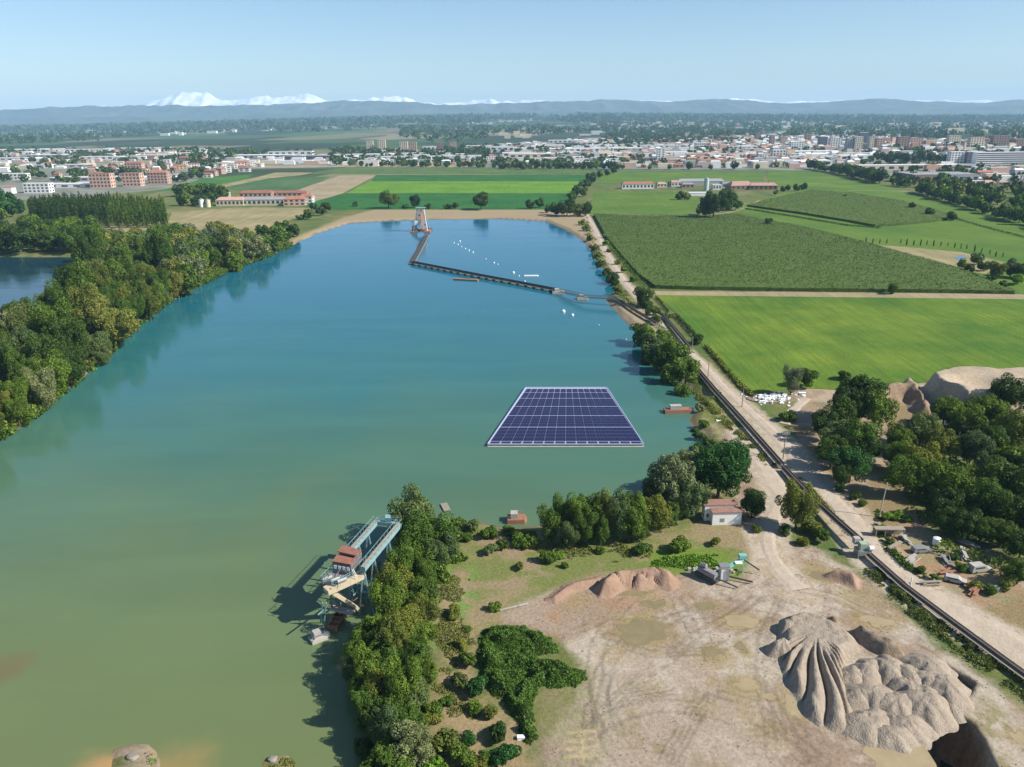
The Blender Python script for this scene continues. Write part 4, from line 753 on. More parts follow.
for i, (c, a, b, h) in enumerate(mounds):
    reg(mound(c[0], c[1]+4, a*1.3, b*1.3, h*.66, mSand, i, rot=i*.7, zoff=-.2, flat=.04+.1*(i%3)), 'pale tipped', 'sand cone', 'in the cluster above the pit', 'sand pile', 'tipped sand cones above the pit')
reg(mound(787, 631, 2.3, 2.5, 2.6, mSand, 31, flat=.25), 'small round', 'sand heap', 'at the upper left end of the fluted sand bed', 'sand pile', 'sand heaps at the fluted bed')
reg(mound(781, 651, 2.8, 2.6, 2.8, mSand, 32, flat=.25), 'larger round', 'sand heap', 'at the left edge of the fluted sand bed', 'sand pile', 'sand heaps at the fluted bed')
ap = G(815, 640)
def fan(x, y, d):
    th = np.arctan2(y-ap.y, x-ap.x); rr_ = np.hypot(x-ap.x, y-ap.y)
    e = 2.2*sst(-.2, 2.6, d); fl = np.abs(np.sin(th*18+.5*np.sin(rr_*.3)+1.3*np.sin(th*4.3)))**.6
    low = sst(3.0, 9, rr_+2*np.sin(th*9))*sst(-1.0, -1.3, th)*sst(-2.95, -2.5, th)
    return e*(1-.95*low*(1-fl))-.15+.35*(fbm(x, y, 1.2, 3, 7)-.5)+.5*(fbm(x, y, 5, 3, 8)-.5)*sst(0, 2, d)
o = patch([(780,618),(800,613),(822,617),(842,628),(858,640),(862,652),(850,660),(846,672),(850,690),(855,715),(857,733),(846,736),(832,733),(818,728),(806,720),(799,712),(794,698),(786,686),(780,672),(778,660),(776,640)], fan, mSand, 'sand_pile', .18)
one(o, 'wide fluted bed of pale sand with long finger like ridges', 'sand pile')
def ridge(x, y, d): return 2.6*sst(-.1, 2.0, d)*(.6+.8*fbm(x, y, 2.5, 3, 5))-.1
one(patch([(850,630),(856,628),(868,633),(880,640),(892,645),(905,653),(908,660),(896,661),(882,658),(868,650),(854,640)], ridge, mSandD, 'soil_pile'), 'dark brown ridge of damp soil beyond the sand cones', 'soil pile')
one(patch([(827,617),(836,618),(842,625),(836,628),(828,623)], lambda x, y, d: 1.2*sst(-.1, 1.2, d), mSandD, 'soil_pile'), 'tiny grey heap beyond the fluted sand bed', 'soil pile')
def redh(x, y, d): return 3.4*sst(-.3, 3.4, d)*(.65+.7*fbm(x, y, 4, 3, 15))-.9*(np.abs(fbm(x, y, 5, 2, 25)-.5) < .035)*sst(0, 2, d)-.1
one(patch([(592,590),(604,577),(622,574),(640,571),(660,571),(678,578),(684,586),(672,592),(656,589),(640,592),(628,590),(612,598),(598,599)], redh, mRed, 'soil_pile'), 'long reddish soil heap at the north edge of the bare yard', 'soil pile')
one(patch([(545,600),(566,584),(600,577),(600,584),(575,592),(556,604)], lambda x, y, d: 1.3*sst(-.2, 2.2, d)*(.6+.8*fbm(x, y, 3, 3, 35)), mRed, 'soil_pile'), 'low brown bank left of the long reddish heap', 'soil pile')
one(patch([(818,575),(835,572),(850,575),(862,580),(858,590),(840,583),(826,580)], lambda x, y, d: 2.0*sst(-.1, 2, d)*(.6+.8*fbm(x, y, 3, 3, 45)), mRed, 'soil_pile'), 'eroded brown bank under the transfer station of the belt', 'soil pile')
# ------------------------------------------------------------ belt conveyors
mSteel = mat('galvanised_steel', (.35, .35, .34), .55, .15, 2, metal=.6); mRust = mat('rusty_steel', (.25, .11, .06), .8, .3, 1.5, col2=(.36, .18, .11)); mBelt = mat('rubber_belt', (.085, .072, .06), .7, .2, 2)
mBlue = mat('pale_blue_paint', (.14, .28, .30), .6, .12, 1.2, col2=(.27, .41, .42)); mCream = mat('sandy_steel', (.50, .42, .28), .8, .15, 1.2); mWhite = mat('white_plaster', (.78, .76, .72), .8, .05, .5); mConc = mat('concrete', (.38, .36, .32), .9, .15, .6)
mDark = mat('dark_steel', (.06, .06, .06), .6, .2, 2); mTile = mat('terracotta_roof', (.20, .10, .075), .9, .25, 1.5, col2=(.34, .20, .15)); mGreenP = mat('turquoise_paint', (.18, .42, .38), .5, .1, 2)
mWood = mat('weathered_wood', (.30, .25, .19), .9, .2, 2); mHotW = mat('white_plastic', (.85, .85, .83), .5, .03, 1)
mDR = mat('dark_brown_steel', (.075, .055, .042), .8, .3, 1.2, col2=(.13, .10, .08))
def conveyor(line, w_, h0, h1, label, side=mDR, legstep=6, z=None, floats=False, hside=.6, walk=True):
    P = [gz(a, b) if z is None else G(a, b, z) for a, b in line]; root = empty('belt_conveyor', P[0]); root2 = P[0]
    L = [0]
    for i in range(len(P)-1): L.append(L[-1]+(P[i+1]-P[i]).length)
    Q = [(p-root2)+Vector((0, 0, h0+(h1-h0)*L[i]/L[-1])) for i, p in enumerate(P)]
    b = MB(); s1 = MB(); s2 = MB(); wk = MB()
    for i in range(len(Q)-1):
        d = (Q[i+1]-Q[i]).normalized(); n = Vector((-d.y, d.x, 0)).normalized()
        b.bar(Q[i]+Vector((0, 0, .1)), Q[i+1]+Vector((0, 0, .1)), w_*.7, .12)
        s1.bar(Q[i]+n*w_*.5, Q[i+1]+n*w_*.5, .16, hside); s2.bar(Q[i]-n*w_*.5, Q[i+1]-n*w_*.5, .16, hside)
        if walk: wk.bar(Q[i]-n*(w_*.5+.5)-Vector((0, 0, .25)), Q[i+1]-n*(w_*.5+.5)-Vector((0, 0, .25)), .7, .1)
    b.build('belt', mBelt, root); s1.build('side_rail', side, root); s2.build('side_rail', side, root)
    if walk: wk.build('walkway', mCream if floats else mWood, root)
    tot = L[-1]; n = min(90, int(tot/legstep)); leg = None
    for k in range(n+1):
        t = tot*k/max(1, n); i = max(j for j in range(len(L)-1) if L[j] <= t+1e-6); f = (t-L[i])/(L[i+1]-L[i]); p = Q[i].lerp(Q[i+1], f); d = (Q[i+1]-Q[i]).normalized()
        hh = p.z+(P[0].z-(0 if floats else P[i].z))
        if leg is None:
            m_ = MB()
            if floats: m_.cyl((-1.2, -w_*.5-1.1, -1), (-1.2+2.4, -w_*.5-1.1, -1), .45, .45, 8); m_.cyl((-1.2, w_*.5+.5, -1), (1.2, w_*.5+.5, -1), .45, .45, 8); m_.bar((0, -w_*.6, -.9), (0, w_*.6, -.3), .12)
            else: m_.bar((0, -w_*.5, 0), (0, -w_*.65, -hh-.3), .14); m_.bar((0, w_*.5, 0), (0, w_*.65, -hh-.3), .14); m_.bar((0, -w_*.5, -.4), (0, w_*.5, -.4), .12)
            leg = m_.mesh('leg'); leg.materials.append(mConc if floats else mSteel)
        o = link('float' if floats else 'leg', leg, parent=root, loc=p); o.rotation_euler = (0, 0, math.atan2(d.y, d.x))
    one(root, label, 'conveyor'); return root
conveyor([(866,556),(905,591),(950,625),(1000,662),(1060,706)], .8, 1.3, 1.3, 'long rusty belt conveyor between yard and gravel road', hside=.55)
conveyor([(784,471),(812,503),(838,529),(860,550)], .9, 1.2, 2.6, 'dark belt conveyor beside the olive willow, ending at the transfer station', hside=.7)
conveyor([(690,363),(716,394),(742,423),(764,448),(782,469)], 1.0, 1.3, 1.5, 'dark belt conveyor running along the grassy strip by the lake', side=mDR, hside=.8)
conveyor([(613,298),(634,312),(657,326)], 1.0, 1.2, 1.5, 'left of two parallel belts on the bare lake corner', side=mDR, hside=.8)
conveyor([(640,303),(664,318),(690,350)], 1.0, 1.2, 1.5, 'right of two parallel belts on the bare lake corner', side=mDR, hside=.8)
conveyor([(412,264),(480,277.5),(520,285),(558,292.5)], 2.2, 1.5, 1.5, 'long floating belt conveyor crossing the inner lake basin', z=0, floats=True, side=mDark, hside=1.5, legstep=7)
conveyor([(427,237),(419,252),(412,264)], 2.4, 1.8, 1.5, 'short floating belt conveyor below the dredger', z=0, floats=True, side=mDark, hside=1.2, legstep=7)
def truss(p, q, w_, h, seg, label, name='conveyor_bridge', m=mSteel):
    root = empty(name, p); q = Vector(q)-Vector(p); p = Vector((0, 0, 0)); d = q.normalized(); n = Vector((-d.y, d.x, 0)).normalized()*w_/2; up = Vector((0, 0, h)); b = MB()
    for s in (-1, 1):
        for z in (0, 1): b.bar(p+n*s+up*z, q+n*s+up*z, .22)
        for i in range(seg): a = p.lerp(q, i/seg); c = p.lerp(q, (i+1)/seg); b.bar(a+n*s, c+n*s+up, .13); b.bar(a+n*s, a+n*s+up, .13)
    b.build('frame', m, root); MB().bar(p+up*.25, q+up*.25, w_*.6, .15).build('belt', mBelt, root); one(root, label, 'conveyor'); return root
def barge(px, py, lx, ly, h, label, m=mRust, rot=0.0, extra=True, z=0, name='barge'):
    c = G(px, py, z); r = empty(name, c, rot); b = MB(); b.prism([(-lx/2, -ly/2), (lx/2, -ly/2), (lx/2+.6, 0), (lx/2, ly/2), (-lx/2, ly/2)], -.4, h); b.build('hull', m, r)
    if extra:
        MB().box(-lx*.3, lx*.1, -ly*.3, ly*.3, h, h+1.4).build('winch_house', mConc, r); k = MB()
        for a, e in ((-.45, -.45), (.45, -.45), (.45, .45), (-.45, .45)): k.bar((a*lx, e*ly, h), (a*lx, e*ly, h+1), .1)
        for a, e, a2, e2 in ((-.45, -.45, .45, -.45), (-.45, .45, .45, .45)): k.bar((a*lx, e*ly, h+1), (a2*lx, e2*ly, h+1), .08)
        k.build('railing', mSteel, r)
    one(r, label, 'barge'); return r
barge(558, 293, 7, 5, 1.2, 'small grey pontoon with winch at the right end of the floating conveyor', mConc)
barge(582, 299, 6, 5, 1.2, 'pontoon carrying the middle of the bridge to the shore', mConc)
truss(G(560, 292, 1.8), G(584, 297.5, 3.2), 2, 2, 8, 'sagging lattice conveyor bridge between the two pontoons')
truss(G(584, 297.5, 3.2), G(618, 299.5, 3.5), 2, 1.6, 9, 'lattice conveyor bridge from the right pontoon to the shore')
barge(466, 280, 17, 3, .7, 'long reddish work raft moored below the floating conveyor', mRust, -.32, False)
barge(531, 276, 9, 2.2, .5, 'narrow pale raft floating in the inner basin', mWhite, 0, False, name='raft')
barge(678, 412, 10, 3.2, 1.3, 'rusty brown barge lying at the east shore right of the solar raft', mRust, .05, True)
barge(516, 521, 4.5, 3.5, 1.2, 'small red pump barge off the north shore of the spit', mRust, 0, True)
barge(319, 639, 3.6, 2.4, .7, 'small grey and rust work barge at the foot of the loading gantry', mConc, .6, True)
# wooden raft
r = empty('raft', G(445.5, 508, 0), -1.25); b = MB()
for i in range(6): b.box(-2.2, 2.2, -.9+i*.31, -.9+i*.31+.27, .25, .4)
b.build('deck', mWood, r); MB().cyl((-2, -.5, .1), (2, -.5, .1), .25, .25).build('float', mSteel, r); MB().cyl((-2, .5, .1), (2, .5, .1), .25, .25).build('float', mSteel, r)
one(r, 'small weathered plank raft beyond the tip of the shore trees', 'raft')
# buoys
def buoy(px, py, r_, where, grp):
    r_ *= .75; c = G(px, py, 0); o = empty('buoy', c); MB().cyl((0, 0, -.3), (0, 0, r_*.9), r_, r_).cyl((0, 0, r_*.9), (0, 0, r_*1.4), r_*.8, r_*.3).build('float', mHotW, o); MB().cyl((0, 0, r_*1.3), (0, 0, r_*1.9), .09, .06, 6).build('eye', mSteel, o)
    reg(o, 'white', 'buoy', where, 'buoy', grp)
for x, y, s in ((454,243,.7),(458,244.5,.7),(460,241.5,.9),(461.5,246.8,.6),(465.5,248.8,.7),(469,250.6,.8),(473,252.5,.8),(486,259,.5),(494,263,.8),(498,264.5,.5),(513.5,273,1.1),(519,276,.6),(525,281.5,.6)): buoy(x, y, s, 'in the chain across the inner basin', 'buoys across the inner basin')
for x, y, s in ((563.5,312,1.3),(572.5,315.5,1.0)): buoy(x, y, s, 'off the bridge in the main lake', 'buoys off the conveyor bridge')
for x, y, s in ((599,325,.35),(626,339.5,.35)): buoy(x, y, s, 'close to the east shore', 'small buoys near the east shore')
buoy(412, 261, 1.2, 'at the elbow of the floating conveyor', None)
# dredger
def dredger():
    c = G(421, 232, 0); r = empty('dredger', c); 
    b = MB(); b.box(-9, -3.5, -7, 14, -.3, 1.4); b.box(3.5, 9, -7, 14, -.3, 1.4); b.box(-9, 9, 10, 14, -.3, 1.4); b.build('hull', mRust, r)
    b = MB()
    for sx in (-1, 1):
        b.bar((sx*6.5, -3, 1.4), (sx*3, 6, 21), .7); b.bar((sx*6.5, 12, 1.4), (sx*3, 6.5, 21), .6); b.bar((sx*5.6, -1, 6), (sx*5, 10, 6), .4); b.bar((sx*4.3, 2.5, 13), (sx*4, 8.5, 13), .4); b.bar((sx*5.8, -1, 6), (-sx*4.3, 2.5, 13), .3)
    b.bar((-3, 6, 21), (3, 6, 21), .8); b.bar((-6, 0, 7), (6, 0, 7), .5); b.bar((-4.4, 2.5, 13), (4.4, 2.5, 13), .5); b.build('tower_frame', mSteel, r)
    MB().box(-4.5, 4.5, 3.5, 9.5, 21.3, 21.8).build('roof', mBlue, r); MB().box(-5, 5, 0, 8, 6.3, 6.6).build('deck', mSteel, r); MB().box(-3.6, 3.6, 3, 8.5, 14, 18.5).build('machine_house', mConc, r)
    b = MB(); b.box(-5.5, .5, -1, 4, 6.7, 10.2); b.build('cabin', mWhite, r); MB().box(-8.5, -4.5, 2, 8, 1.5, 5).build('engine_house', mConc, r)
    MB().bar((0, 6, 19), (3.5, -9, 3), 2.2, 1.4).build('chute', mRust, r)
    one(r, 'tall steel dredger tower floating in front of the north bank', 'dredger')
dredger()
# ------------------------------------------------------------ floating solar array
def solar():
    rows = [444.2, 441.4, 427, 415.5, 406.3, 398.2, 392.4, 388.6]; xl = lambda y: 488+(527-488)*(444.5-y)/(444.5-388.5); xr = lambda y: 643+(606-643)*(444.5-y)/(444.5-388.5)
    xl = lambda y: np.interp(y, [388.5, 444.5], [526.6, 488.2]); xr = lambda y: np.interp(y, [388.5, 444.5], [606, 643])
    c = G(566, 418, .9); root = empty('floating_solar_array', c); m = bpy.data.materials.new('solar_glass'); m.use_nodes = True; n = m.node_tree; p = n.nodes['Principled BSDF']; p.inputs['Roughness'].default_value = .4; p.inputs['Specular IOR Level'].default_value = .2
    uv = n.nodes.new('ShaderNodeTexCoord'); sp = n.nodes.new('ShaderNodeSeparateXYZ'); n.links.new(uv.outputs['UV'], sp.inputs[0])
    def grid(out, k, wd):
        a = n.nodes.new('ShaderNodeMath'); a.operation = 'MULTIPLY'; a.inputs[1].default_value = k; n.links.new(out, a.inputs[0]); f = n.nodes.new('ShaderNodeMath'); f.operation = 'FRACT'; n.links.new(a.outputs[0], f.inputs[0])
        g = n.nodes.new('ShaderNodeMath'); g.operation = 'LESS_THAN'; g.inputs[1].default_value = wd; n.links.new(f.outputs[0], g.inputs[0]); return g.outputs[0]
    a = grid(sp.outputs['Y'], 4, .16); b = grid(sp.outputs['X'], 3, .05); mxx = n.nodes.new('ShaderNodeMath'); mxx.operation = 'MAXIMUM'; n.links.new(a, mxx.inputs[0]); n.links.new(b, mxx.inputs[1])
    mx = n.nodes.new('ShaderNodeMix'); mx.data_type = 'RGBA'; n.links.new(mxx.outputs[0], mx.inputs[0]); mx.inputs[6].default_value = (.012, .012, .045, 1); mx.inputs[7].default_value = (.055, .055, .14, 1); n.links.new(mx.outputs[2], p.inputs['Base Color'])
    nb = 14
    for j in range(len(rows)-1):
        y0, y1 = rows[j], rows[j+1]
        for i in range(nb):
            if j == 0 and False: continue
            q = [G(xl(y0)+(xr(y0)-xl(y0))*i/nb, y0, .9), G(xl(y0)+(xr(y0)-xl(y0))*(i+1)/nb, y0, .9), G(xl(y1)+(xr(y1)-xl(y1))*(i+1)/nb, y1, .9), G(xl(y1)+(xr(y1)-xl(y1))*i/nb, y1, .9)]
            cc = sum(q, Vector())/4; q = [(v-cc)*(1-.3/(v-cc).length)+cc-c for v in q]; sh = [v-Vector((0, 0, .12)) for v in q]
            me = bpy.data.meshes.new('solar_panel'); me.from_pydata([tuple(v) for v in q+sh], [], [(0, 1, 2, 3), (4, 7, 6, 5), (0, 4, 5, 1), (1, 5, 6, 2), (2, 6, 7, 3), (3, 7, 4, 0)])
            u = me.uv_layers.new(name='UV'); 
            for k, t in enumerate(((0, 0), (1, 0), (1, 1), (0, 1))): u.data[k].uv = t
            for k in range(4, 24): u.data[k].uv = (.5, .5)
            link('solar_panel', me, m, root)
    fr = mat('pale_frame', (.36, .38, .50), .5, .05, 1); e = [G(xl(445)-.6, 444.8, .6)-c, G(xr(445)+.6, 444.8, .6)-c, G(606.8, 388, .6)-c, G(525.8, 388, .6)-c]
    MB().prism(e, -.42, -.1).build('frame', fr, root)
    rim = MB()
    for k in range(4): rim.bar(e[k]+Vector((0, 0, .2)), e[(k+1) % 4]+Vector((0, 0, .2)), .28, .4)
    rim.build('edge_beam', fr, root)
    for k in range(4): a = e[k]; d = e[(k+1) % 4]; MB().cyl(a+Vector((0, 0, -.7)), d+Vector((0, 0, -.7)), .35, .35).build('pontoon', mConc, root)
    one(root, 'floating raft of dark blue solar panels on the green lake', 'solar array')
solar()
# ------------------------------------------------------------ loading gantry
def gantry():
    Zb = 11.5
    def K(zx, zy, h): return G(295+zx/5.11, 505+zy/5.11, h)
    c = K(330, 430, 0); root = empty('loading_gantry', c); V3 = Vector
    A0 = K(415, 88, Zb); A1 = K(262, 262, Zb); B0 = K(532, 102, Zb); B1 = K(345, 330, Zb)
    def bb(name, m, segs, wd=.3, ht=None):
        b = MB()
        for p, q_ in segs: b.bar(p-c, q_-c, wd, ht)
        return b.build(name, m, root)
    bb('crane_beam', mBlue, [(A0, A1)], 1.0, .9); bb('crane_beam', mBlue, [(B0, B1)], 1.2, .9); up = V3((0, 0, 1))
    w1 = bb('walkway', mWood, [(A0+up*.55, A1+up*.55)], .8, .12); bb('walkway', mWood, [(B0+up*.55, B1+up*.55)], .9, .12)
    bb('cross_beam', mBlue, [(A0, B0)], .8, .9); MB().prism([(v.x-c.x, v.y-c.y) for v in (K(462,78,Zb+1), K(490,80,Zb+1), K(488,62,Zb+1), K(462,60,Zb+1))], Zb+.5, Zb+1.6).build('hoist', mBlue, root)
    rail = MB()
    for P0, P1 in ((A0, A1), (B0, B1), (A0, B0)):
        n = (P1-P0).normalized().cross(up)*.55
        for s in (-1, 1):
            rail.bar(P0+up*1.5+n*s-c, P1+up*1.5+n*s-c, .07)
            for k in range(12): t = P0.lerp(P1, k/11)+n*s-c; rail.bar(t+up*.4, t+up*1.5, .06)
    rail.build('railing', mBlue, root); w1.name = 'walkway'
    def foot(p, dx, dy): return V3((p.x+dx, p.y+dy, 0.3))
    for P0 in (B0.lerp(B1, .32), A0.lerp(A1, .3), A0.lerp(A1, .62), B0.lerp(B1, .72), B0.lerp(B1, .98)):
        b = MB(); b.bar(P0-c, foot(P0, -1.6, 0)-c, .3); b.bar(P0-c, foot(P0, 1.6, -.4)-c, .3); b.bar(P0.lerp(foot(P0, -1.6, 0), .5)-c, P0.lerp(foot(P0, 1.6, -.4), .5)-c, .18); b.build('leg', mBlue, root)
    # operating platform + cabin with rusty roof panels
    D = [K(132,385,10), K(205,415,10), K(345,345,10), K(262,300,10)]; MB().prism([(v.x-c.x, v.y-c.y) for v in (K(135,388,10), K(205,412,10), K(325,345,10), K(260,255,10))], 9.6, 10).build('platform', mSteel, root)
    Cb = [K(195,345,10), K(290,362,10), K(345,300,10), K(248,272,10)]
    cb = MB().prism([(v.x-c.x, v.y-c.y) for v in Cb], 10.02, 12.3).build('cabin', mat('cabin_paint', (.16, .15, .15), .6, .2, 1), root)
    for a, b_ in ((0, .47), (.53, 1)):
        p0 = Cb[0].lerp(Cb[3], a); p1 = Cb[1].lerp(Cb[2], a); p2 = Cb[1].lerp(Cb[2], b_); p3 = Cb[0].lerp(Cb[3], b_); z = 12.5+(.6 if a else 0)
        MB().prism([(v.x-c.x, v.y-c.y) for v in (p0, p1, p2, p3)], z, z+.25).build('roof_sheet', mat('rust_red_sheet', (.27, .115, .08), .8, .25, 1.2), root)
    pr = MB(); pts = [K(135,388,10), K(205,412,10), K(325,345,10)]
    pts = [V3((v.x, v.y, 10)) for v in pts]
    for i in range(2):
        for z in (.6, 1.1): pr.bar(pts[i]+up*z-c, pts[i+1]+up*z-c, .07)
        for k in range(9): t = pts[i].lerp(pts[i+1], k/8)-c; pr.bar(t, t+up*1.1, .07)
    l0 = K(132,388,10)
    for k in range(7): t = l0.lerp(K(262,258,10), k/6)-c; t.z = 10; pr.bar(t, t+up*1.1, .07)
    pr.bar(V3((l0.x, l0.y, 11.1))-c, V3((*K(262,258,10)[:2], 11.1))-c, .07); pr.build('platform_railing', mBlue, root)
    for k, (x, y) in enumerate(((165,385), (205,392), (240,395))):
        v = K(x, y, 10)-c; MB().cyl((v.x-.8, v.y-.6, 10.5), (v.x+.8, v.y+.6, 10.5), .45, .45).build('winch_drum', mSteel, root)
    # chutes
    MB().bar(K(158,440,9.2)-c, K(350,352,9.6)-c, 2.3, 1.0).build('hopper_chute', mCream, root)
    MB().bar(K(190,445,8.4)-c, K(318,525,2.4)-c, 1.5, .6).build('loading_chute', mCream, root)
    MB().bar(K(185,525,2.5)-c, K(300,550,2.2)-c, 1.4, .5).build('lower_beam', mConc, root)
    MB().bar(K(190,520,2.5)-c, K(180,450,8.4)-c, .4).build('leg', mBlue, root)
    for x, y, x2, y2 in ((140,500,130,600), (160,500,150,590), (120,560,160,520), (290,420,310,500), (315,400,335,480), (300,460,330,430)):
        MB().bar(K(x,y,6.5)-c, K(x2,y2,.8)-c, .22).build('strut', mBlue, root)
    cw_ = [(c0.lerp(c1, t), c0.lerp(c1, t+.14)) for c0, c1 in ((Cb[0], Cb[1]),) for t in (.08, .31, .54, .77)]
    for p_, q_ in cw_: MB().bar(V3((p_.x, p_.y-.08, 11.5))-c, V3((q_.x, q_.y-.08, 11.5))-c, .08, .8).build('cabin_window', mHotW, root)
    cl = MB(); rq = random.Random(12)
    for k in range(26):
        a_ = K(rq.uniform(140, 330), rq.uniform(330, 420), 10.2); b_ = a_+V3((rq.uniform(-1.3, 1.3), rq.uniform(-1.3, 1.3), rq.uniform(.2, 1.4))); cl.bar(a_-c, b_-c, .1)
    cl.build('pipework', mSteel, root); cl = MB()
    for k in range(20):
        a_ = K(rq.uniform(135, 350), rq.uniform(440, 560), rq.uniform(1, 7)); b_ = a_+V3((rq.uniform(-1, 1), rq.uniform(-1, 1), rq.uniform(-2.5, 2.5))); cl.bar(a_-c, b_-c, .13)
    cl.build('bracing', mRust, root)
    # lattice tower under platform
    b = MB(); q = [V3((*K(x, y, 0)[:2], .2)) for x, y in ((285,500), (345,480), (350,440), (300,450))]; tp = [V3((v.x, v.y, 9.6)) for v in q]
    for i in range(4):
        b.bar(q[i]-c, tp[i]-c, .28)
        for k in range(3): b.bar(q[i].lerp(tp[i], k/3)-c, q[(i+1) % 4].lerp(tp[(i+1) % 4], (k+1)/3)-c, .14)
    b.build('lattice_tower', mBlue, root)
    one(root, 'pale blue steel loading gantry with rusty roofed cabin over the water', 'gantry')
    # hopper barge
    r = empty('hopper_barge', K(215, 605, 0), -1.2+2.6); b = MB(); b.box(-2.6, 2.6, -1.1, 1.1, -.3, .35); b.build('hull', mRust, r); b = MB(); b.box(-2.6, 2.6, -1.1, -.95, .35, 1.2); b.box(-2.6, 2.6, .95, 1.1, .35, 1.2); b.box(-2.6, -2.45, -.95, .95, .35, 1.2); b.box(2.45, 2.6, -.95, .95, .35, 1.2); b.box(-.9, -.75, -.95, .95, .35, 1.1); b.box(.75, .9, -.95, .95, .35, 1.1); b.build('hopper_wall', mRust, r)
    one(r, 'open rusty hopper barge under the chutes of the gantry', 'barge')
    r = empty('scrap_metal', gz(372, 582)); b = MB(); rr_ = random.Random(4)
    for k in range(16): b.bar((rr_.uniform(-2.5, 2.5), rr_.uniform(-1.5, 1.5), 0), (rr_.uniform(-2.5, 2.5), rr_.uniform(-1.5, 1.5), 5), .3)
    b.build('bars', mRust, r); one(r, 'tangle of rusty red steel between gantry and shore trees', 'scrap metal')
gantry()
# ------------------------------------------------------------ white hut
def hut():
    c = gz(722, 522); r = empty('hut', c); r.rotation_euler = (0, 0, .03)
    MB().box(-4.4, 3.6, .9, 3.4, -.3, 4.3).build('wall', mWhite, r); MB().box(-3.0, 4.4, -1.5, .9, -.3, 3.5).build('wall', mWhite, r)
    def slab(x0, x1, y0, y1, z0, z1, nm):
        q = MB(); q.v = [(x0, y0, z0), (x1, y0, z0), (x1, y1, z1), (x0, y1, z1)]; q.v += [(a, b_, z+.18) for a, b_, z in q.v]; q.f = [[3, 2, 1, 0], [4, 5, 6, 7], [0, 1, 5, 4], [1, 2, 6, 5], [2, 3, 7, 6], [3, 0, 4, 7]]; return q.build(nm, mTile, r)
    slab(-4.8, 3.9, .75, 3.7, 4.32, 4.5, 'roof'); slab(-3.3, 4.7, -1.75, .7, 3.52, 3.75, 'roof')
    MB().box(-1.0, .1, -1.56, -1.5, .9, 1.9).build('shutter', mSteel, r); MB().box(-3.9, -3.3, .82, .9, 1, 2).build('window', mDark, r)
    one(r, 'small white hut with two red tiled lean to roofs', 'hut')
    t = empty('drum', gz(708, 519)); MB().cyl((0, -.5, 1.2), (0, .5, 1.2), 1.3, 1.3, 20).build('reel', mRust, t); MB().box(-.8, .8, -.4, .4, -.1, .3).build('stand', mDark, t); one(t, 'round rusty cable drum leaning at the left of the white hut', 'drum')
hut()
# ------------------------------------------------------------ screening machines
def screener():
    r = empty('crusher', gz(708, 579)); b = MB(); b.bar((-2.2, 1.8, 1), (1.6, -2.4, 1), 1.6, .5); b.build('chassis', mDark, r)
    MB().bar((-1.8, 1.4, 2.2), (1.2, -1.8, 1.8), 1.3, 1.3).build('crusher_body', mat('grey_machine', (.22, .2, .22), .6, .3, 2), r); MB().cyl((-1.5, 1.2, 3), (-.5, .2, 3.3), .6, .5).build('motor', mSteel, r)
    for x, y in ((-1.8, .6), (-.6, 2.0), (.5, -2.1), (1.7, -.9)): MB().cyl((x-.15, y-.15, .5), (x+.15, y+.15, .5), .55, .55, 14).build('wheel', mDark, r)
    MB().bar((1.2, -1.6, 1.4), (5.5, -4.2, .5), .25).build('drawbar', mDark, r)
    one(r, 'dark grey wheeled crusher at the edge of the yard', 'machine')
    r = empty('screening_machine', gz(723, 579)); MB().box(-.9, .9, -.7, .7, 0, 3.4).build('hopper', mWhite, r); MB().box(-1.1, 1.1, -.9, .9, 3.4, 3.7).build('hopper_rim', mSteel, r); MB().bar((-.9, -.9, 0), (-.9, -.9, 3.2), .25).build('leg', mSteel, r); MB().bar((.9, -.9, 0), (.9, -.9, 3.2), .25).build('leg', mSteel, r)
    MB().bar((.8, 1, 2.2), (5.4, 3.4, 3.2), .9, .35).build('belt_arm', mGreenP, r); MB().bar((5.0, 2.9, 3.2), (5.2, 2.4, 0), .2).build('leg', mGreenP, r); MB().bar((.9, -.3, 1.0), (6, -2.2, .6), .3).build('drawbar', mDark, r); MB().bar((5, 3.2, 3.2), (8.6, 1.6, 1.2), .25).build('outrigger', mDark, r); MB().box(4.2, 5.9, 2.7, 3.9, 3.4, 4.2).build('head_box', mGreenP, r); MB().box(3.0, 4.6, 1.4, 2.3, 2.9, 3.1).build('cover', mWhite, r)
    one(r, 'white hopper with turquoise discharge arm beside the dark crusher', 'machine')
    r = empty('scrap_heap', gz(712, 572)); b = MB(); q_ = random.Random(1)
    for k in range(30): x = q_.uniform(-6, 8); y = q_.uniform(-.8, .8); s = q_.uniform(.2, .7); b.box(x, x+s, y, y+s, -.1, s)
    b.build('rubble', mConc, r); one(r, 'low line of rubble along the grass behind the crusher', 'rubble')
screener()
# transfer station
r = empty('transfer_station', gz(862, 556)); MB().box(-1.6, 1.4, -1.3, 1.2, .8, 2.0).build('deck', mSteel, r); MB().box(-1.0, .8, -.8, .8, 2, 3.6).build('hopper', mat('pale_green_paint', (.30, .36, .27), .7, .2, 1), r); MB().cyl((.9, -1, 2.7), (1.9, -1, 2.7), .55, .55).build('motor', mHotW, r); MB().box(-1.8, -.4, .9, 2.2, 2.6, 4.1).build('drive_house', mConc, r); b = MB()
for x, y in ((-1.5, -1.2), (1.3, -1.2), (1.3, 1.1), (-1.5, 1.1)): MB().bar((x, y, -.3), (x, y, .8), .2).build('leg', mSteel, r)
for x, y, x2, y2 in ((-1.6, -1.3, 1.4, -1.3), (1.4, -1.3, 1.4, 1.2)): b.bar((x, y, 3), (x2, y2, 3), .08); b.bar((x, y, 2), (x, y, 3), .08); b.bar((x2, y2, 2), (x2, y2, 3), .08)
b.build('railing', mSteel, r); one(r, 'pale green transfer station where two belts meet', 'machine')
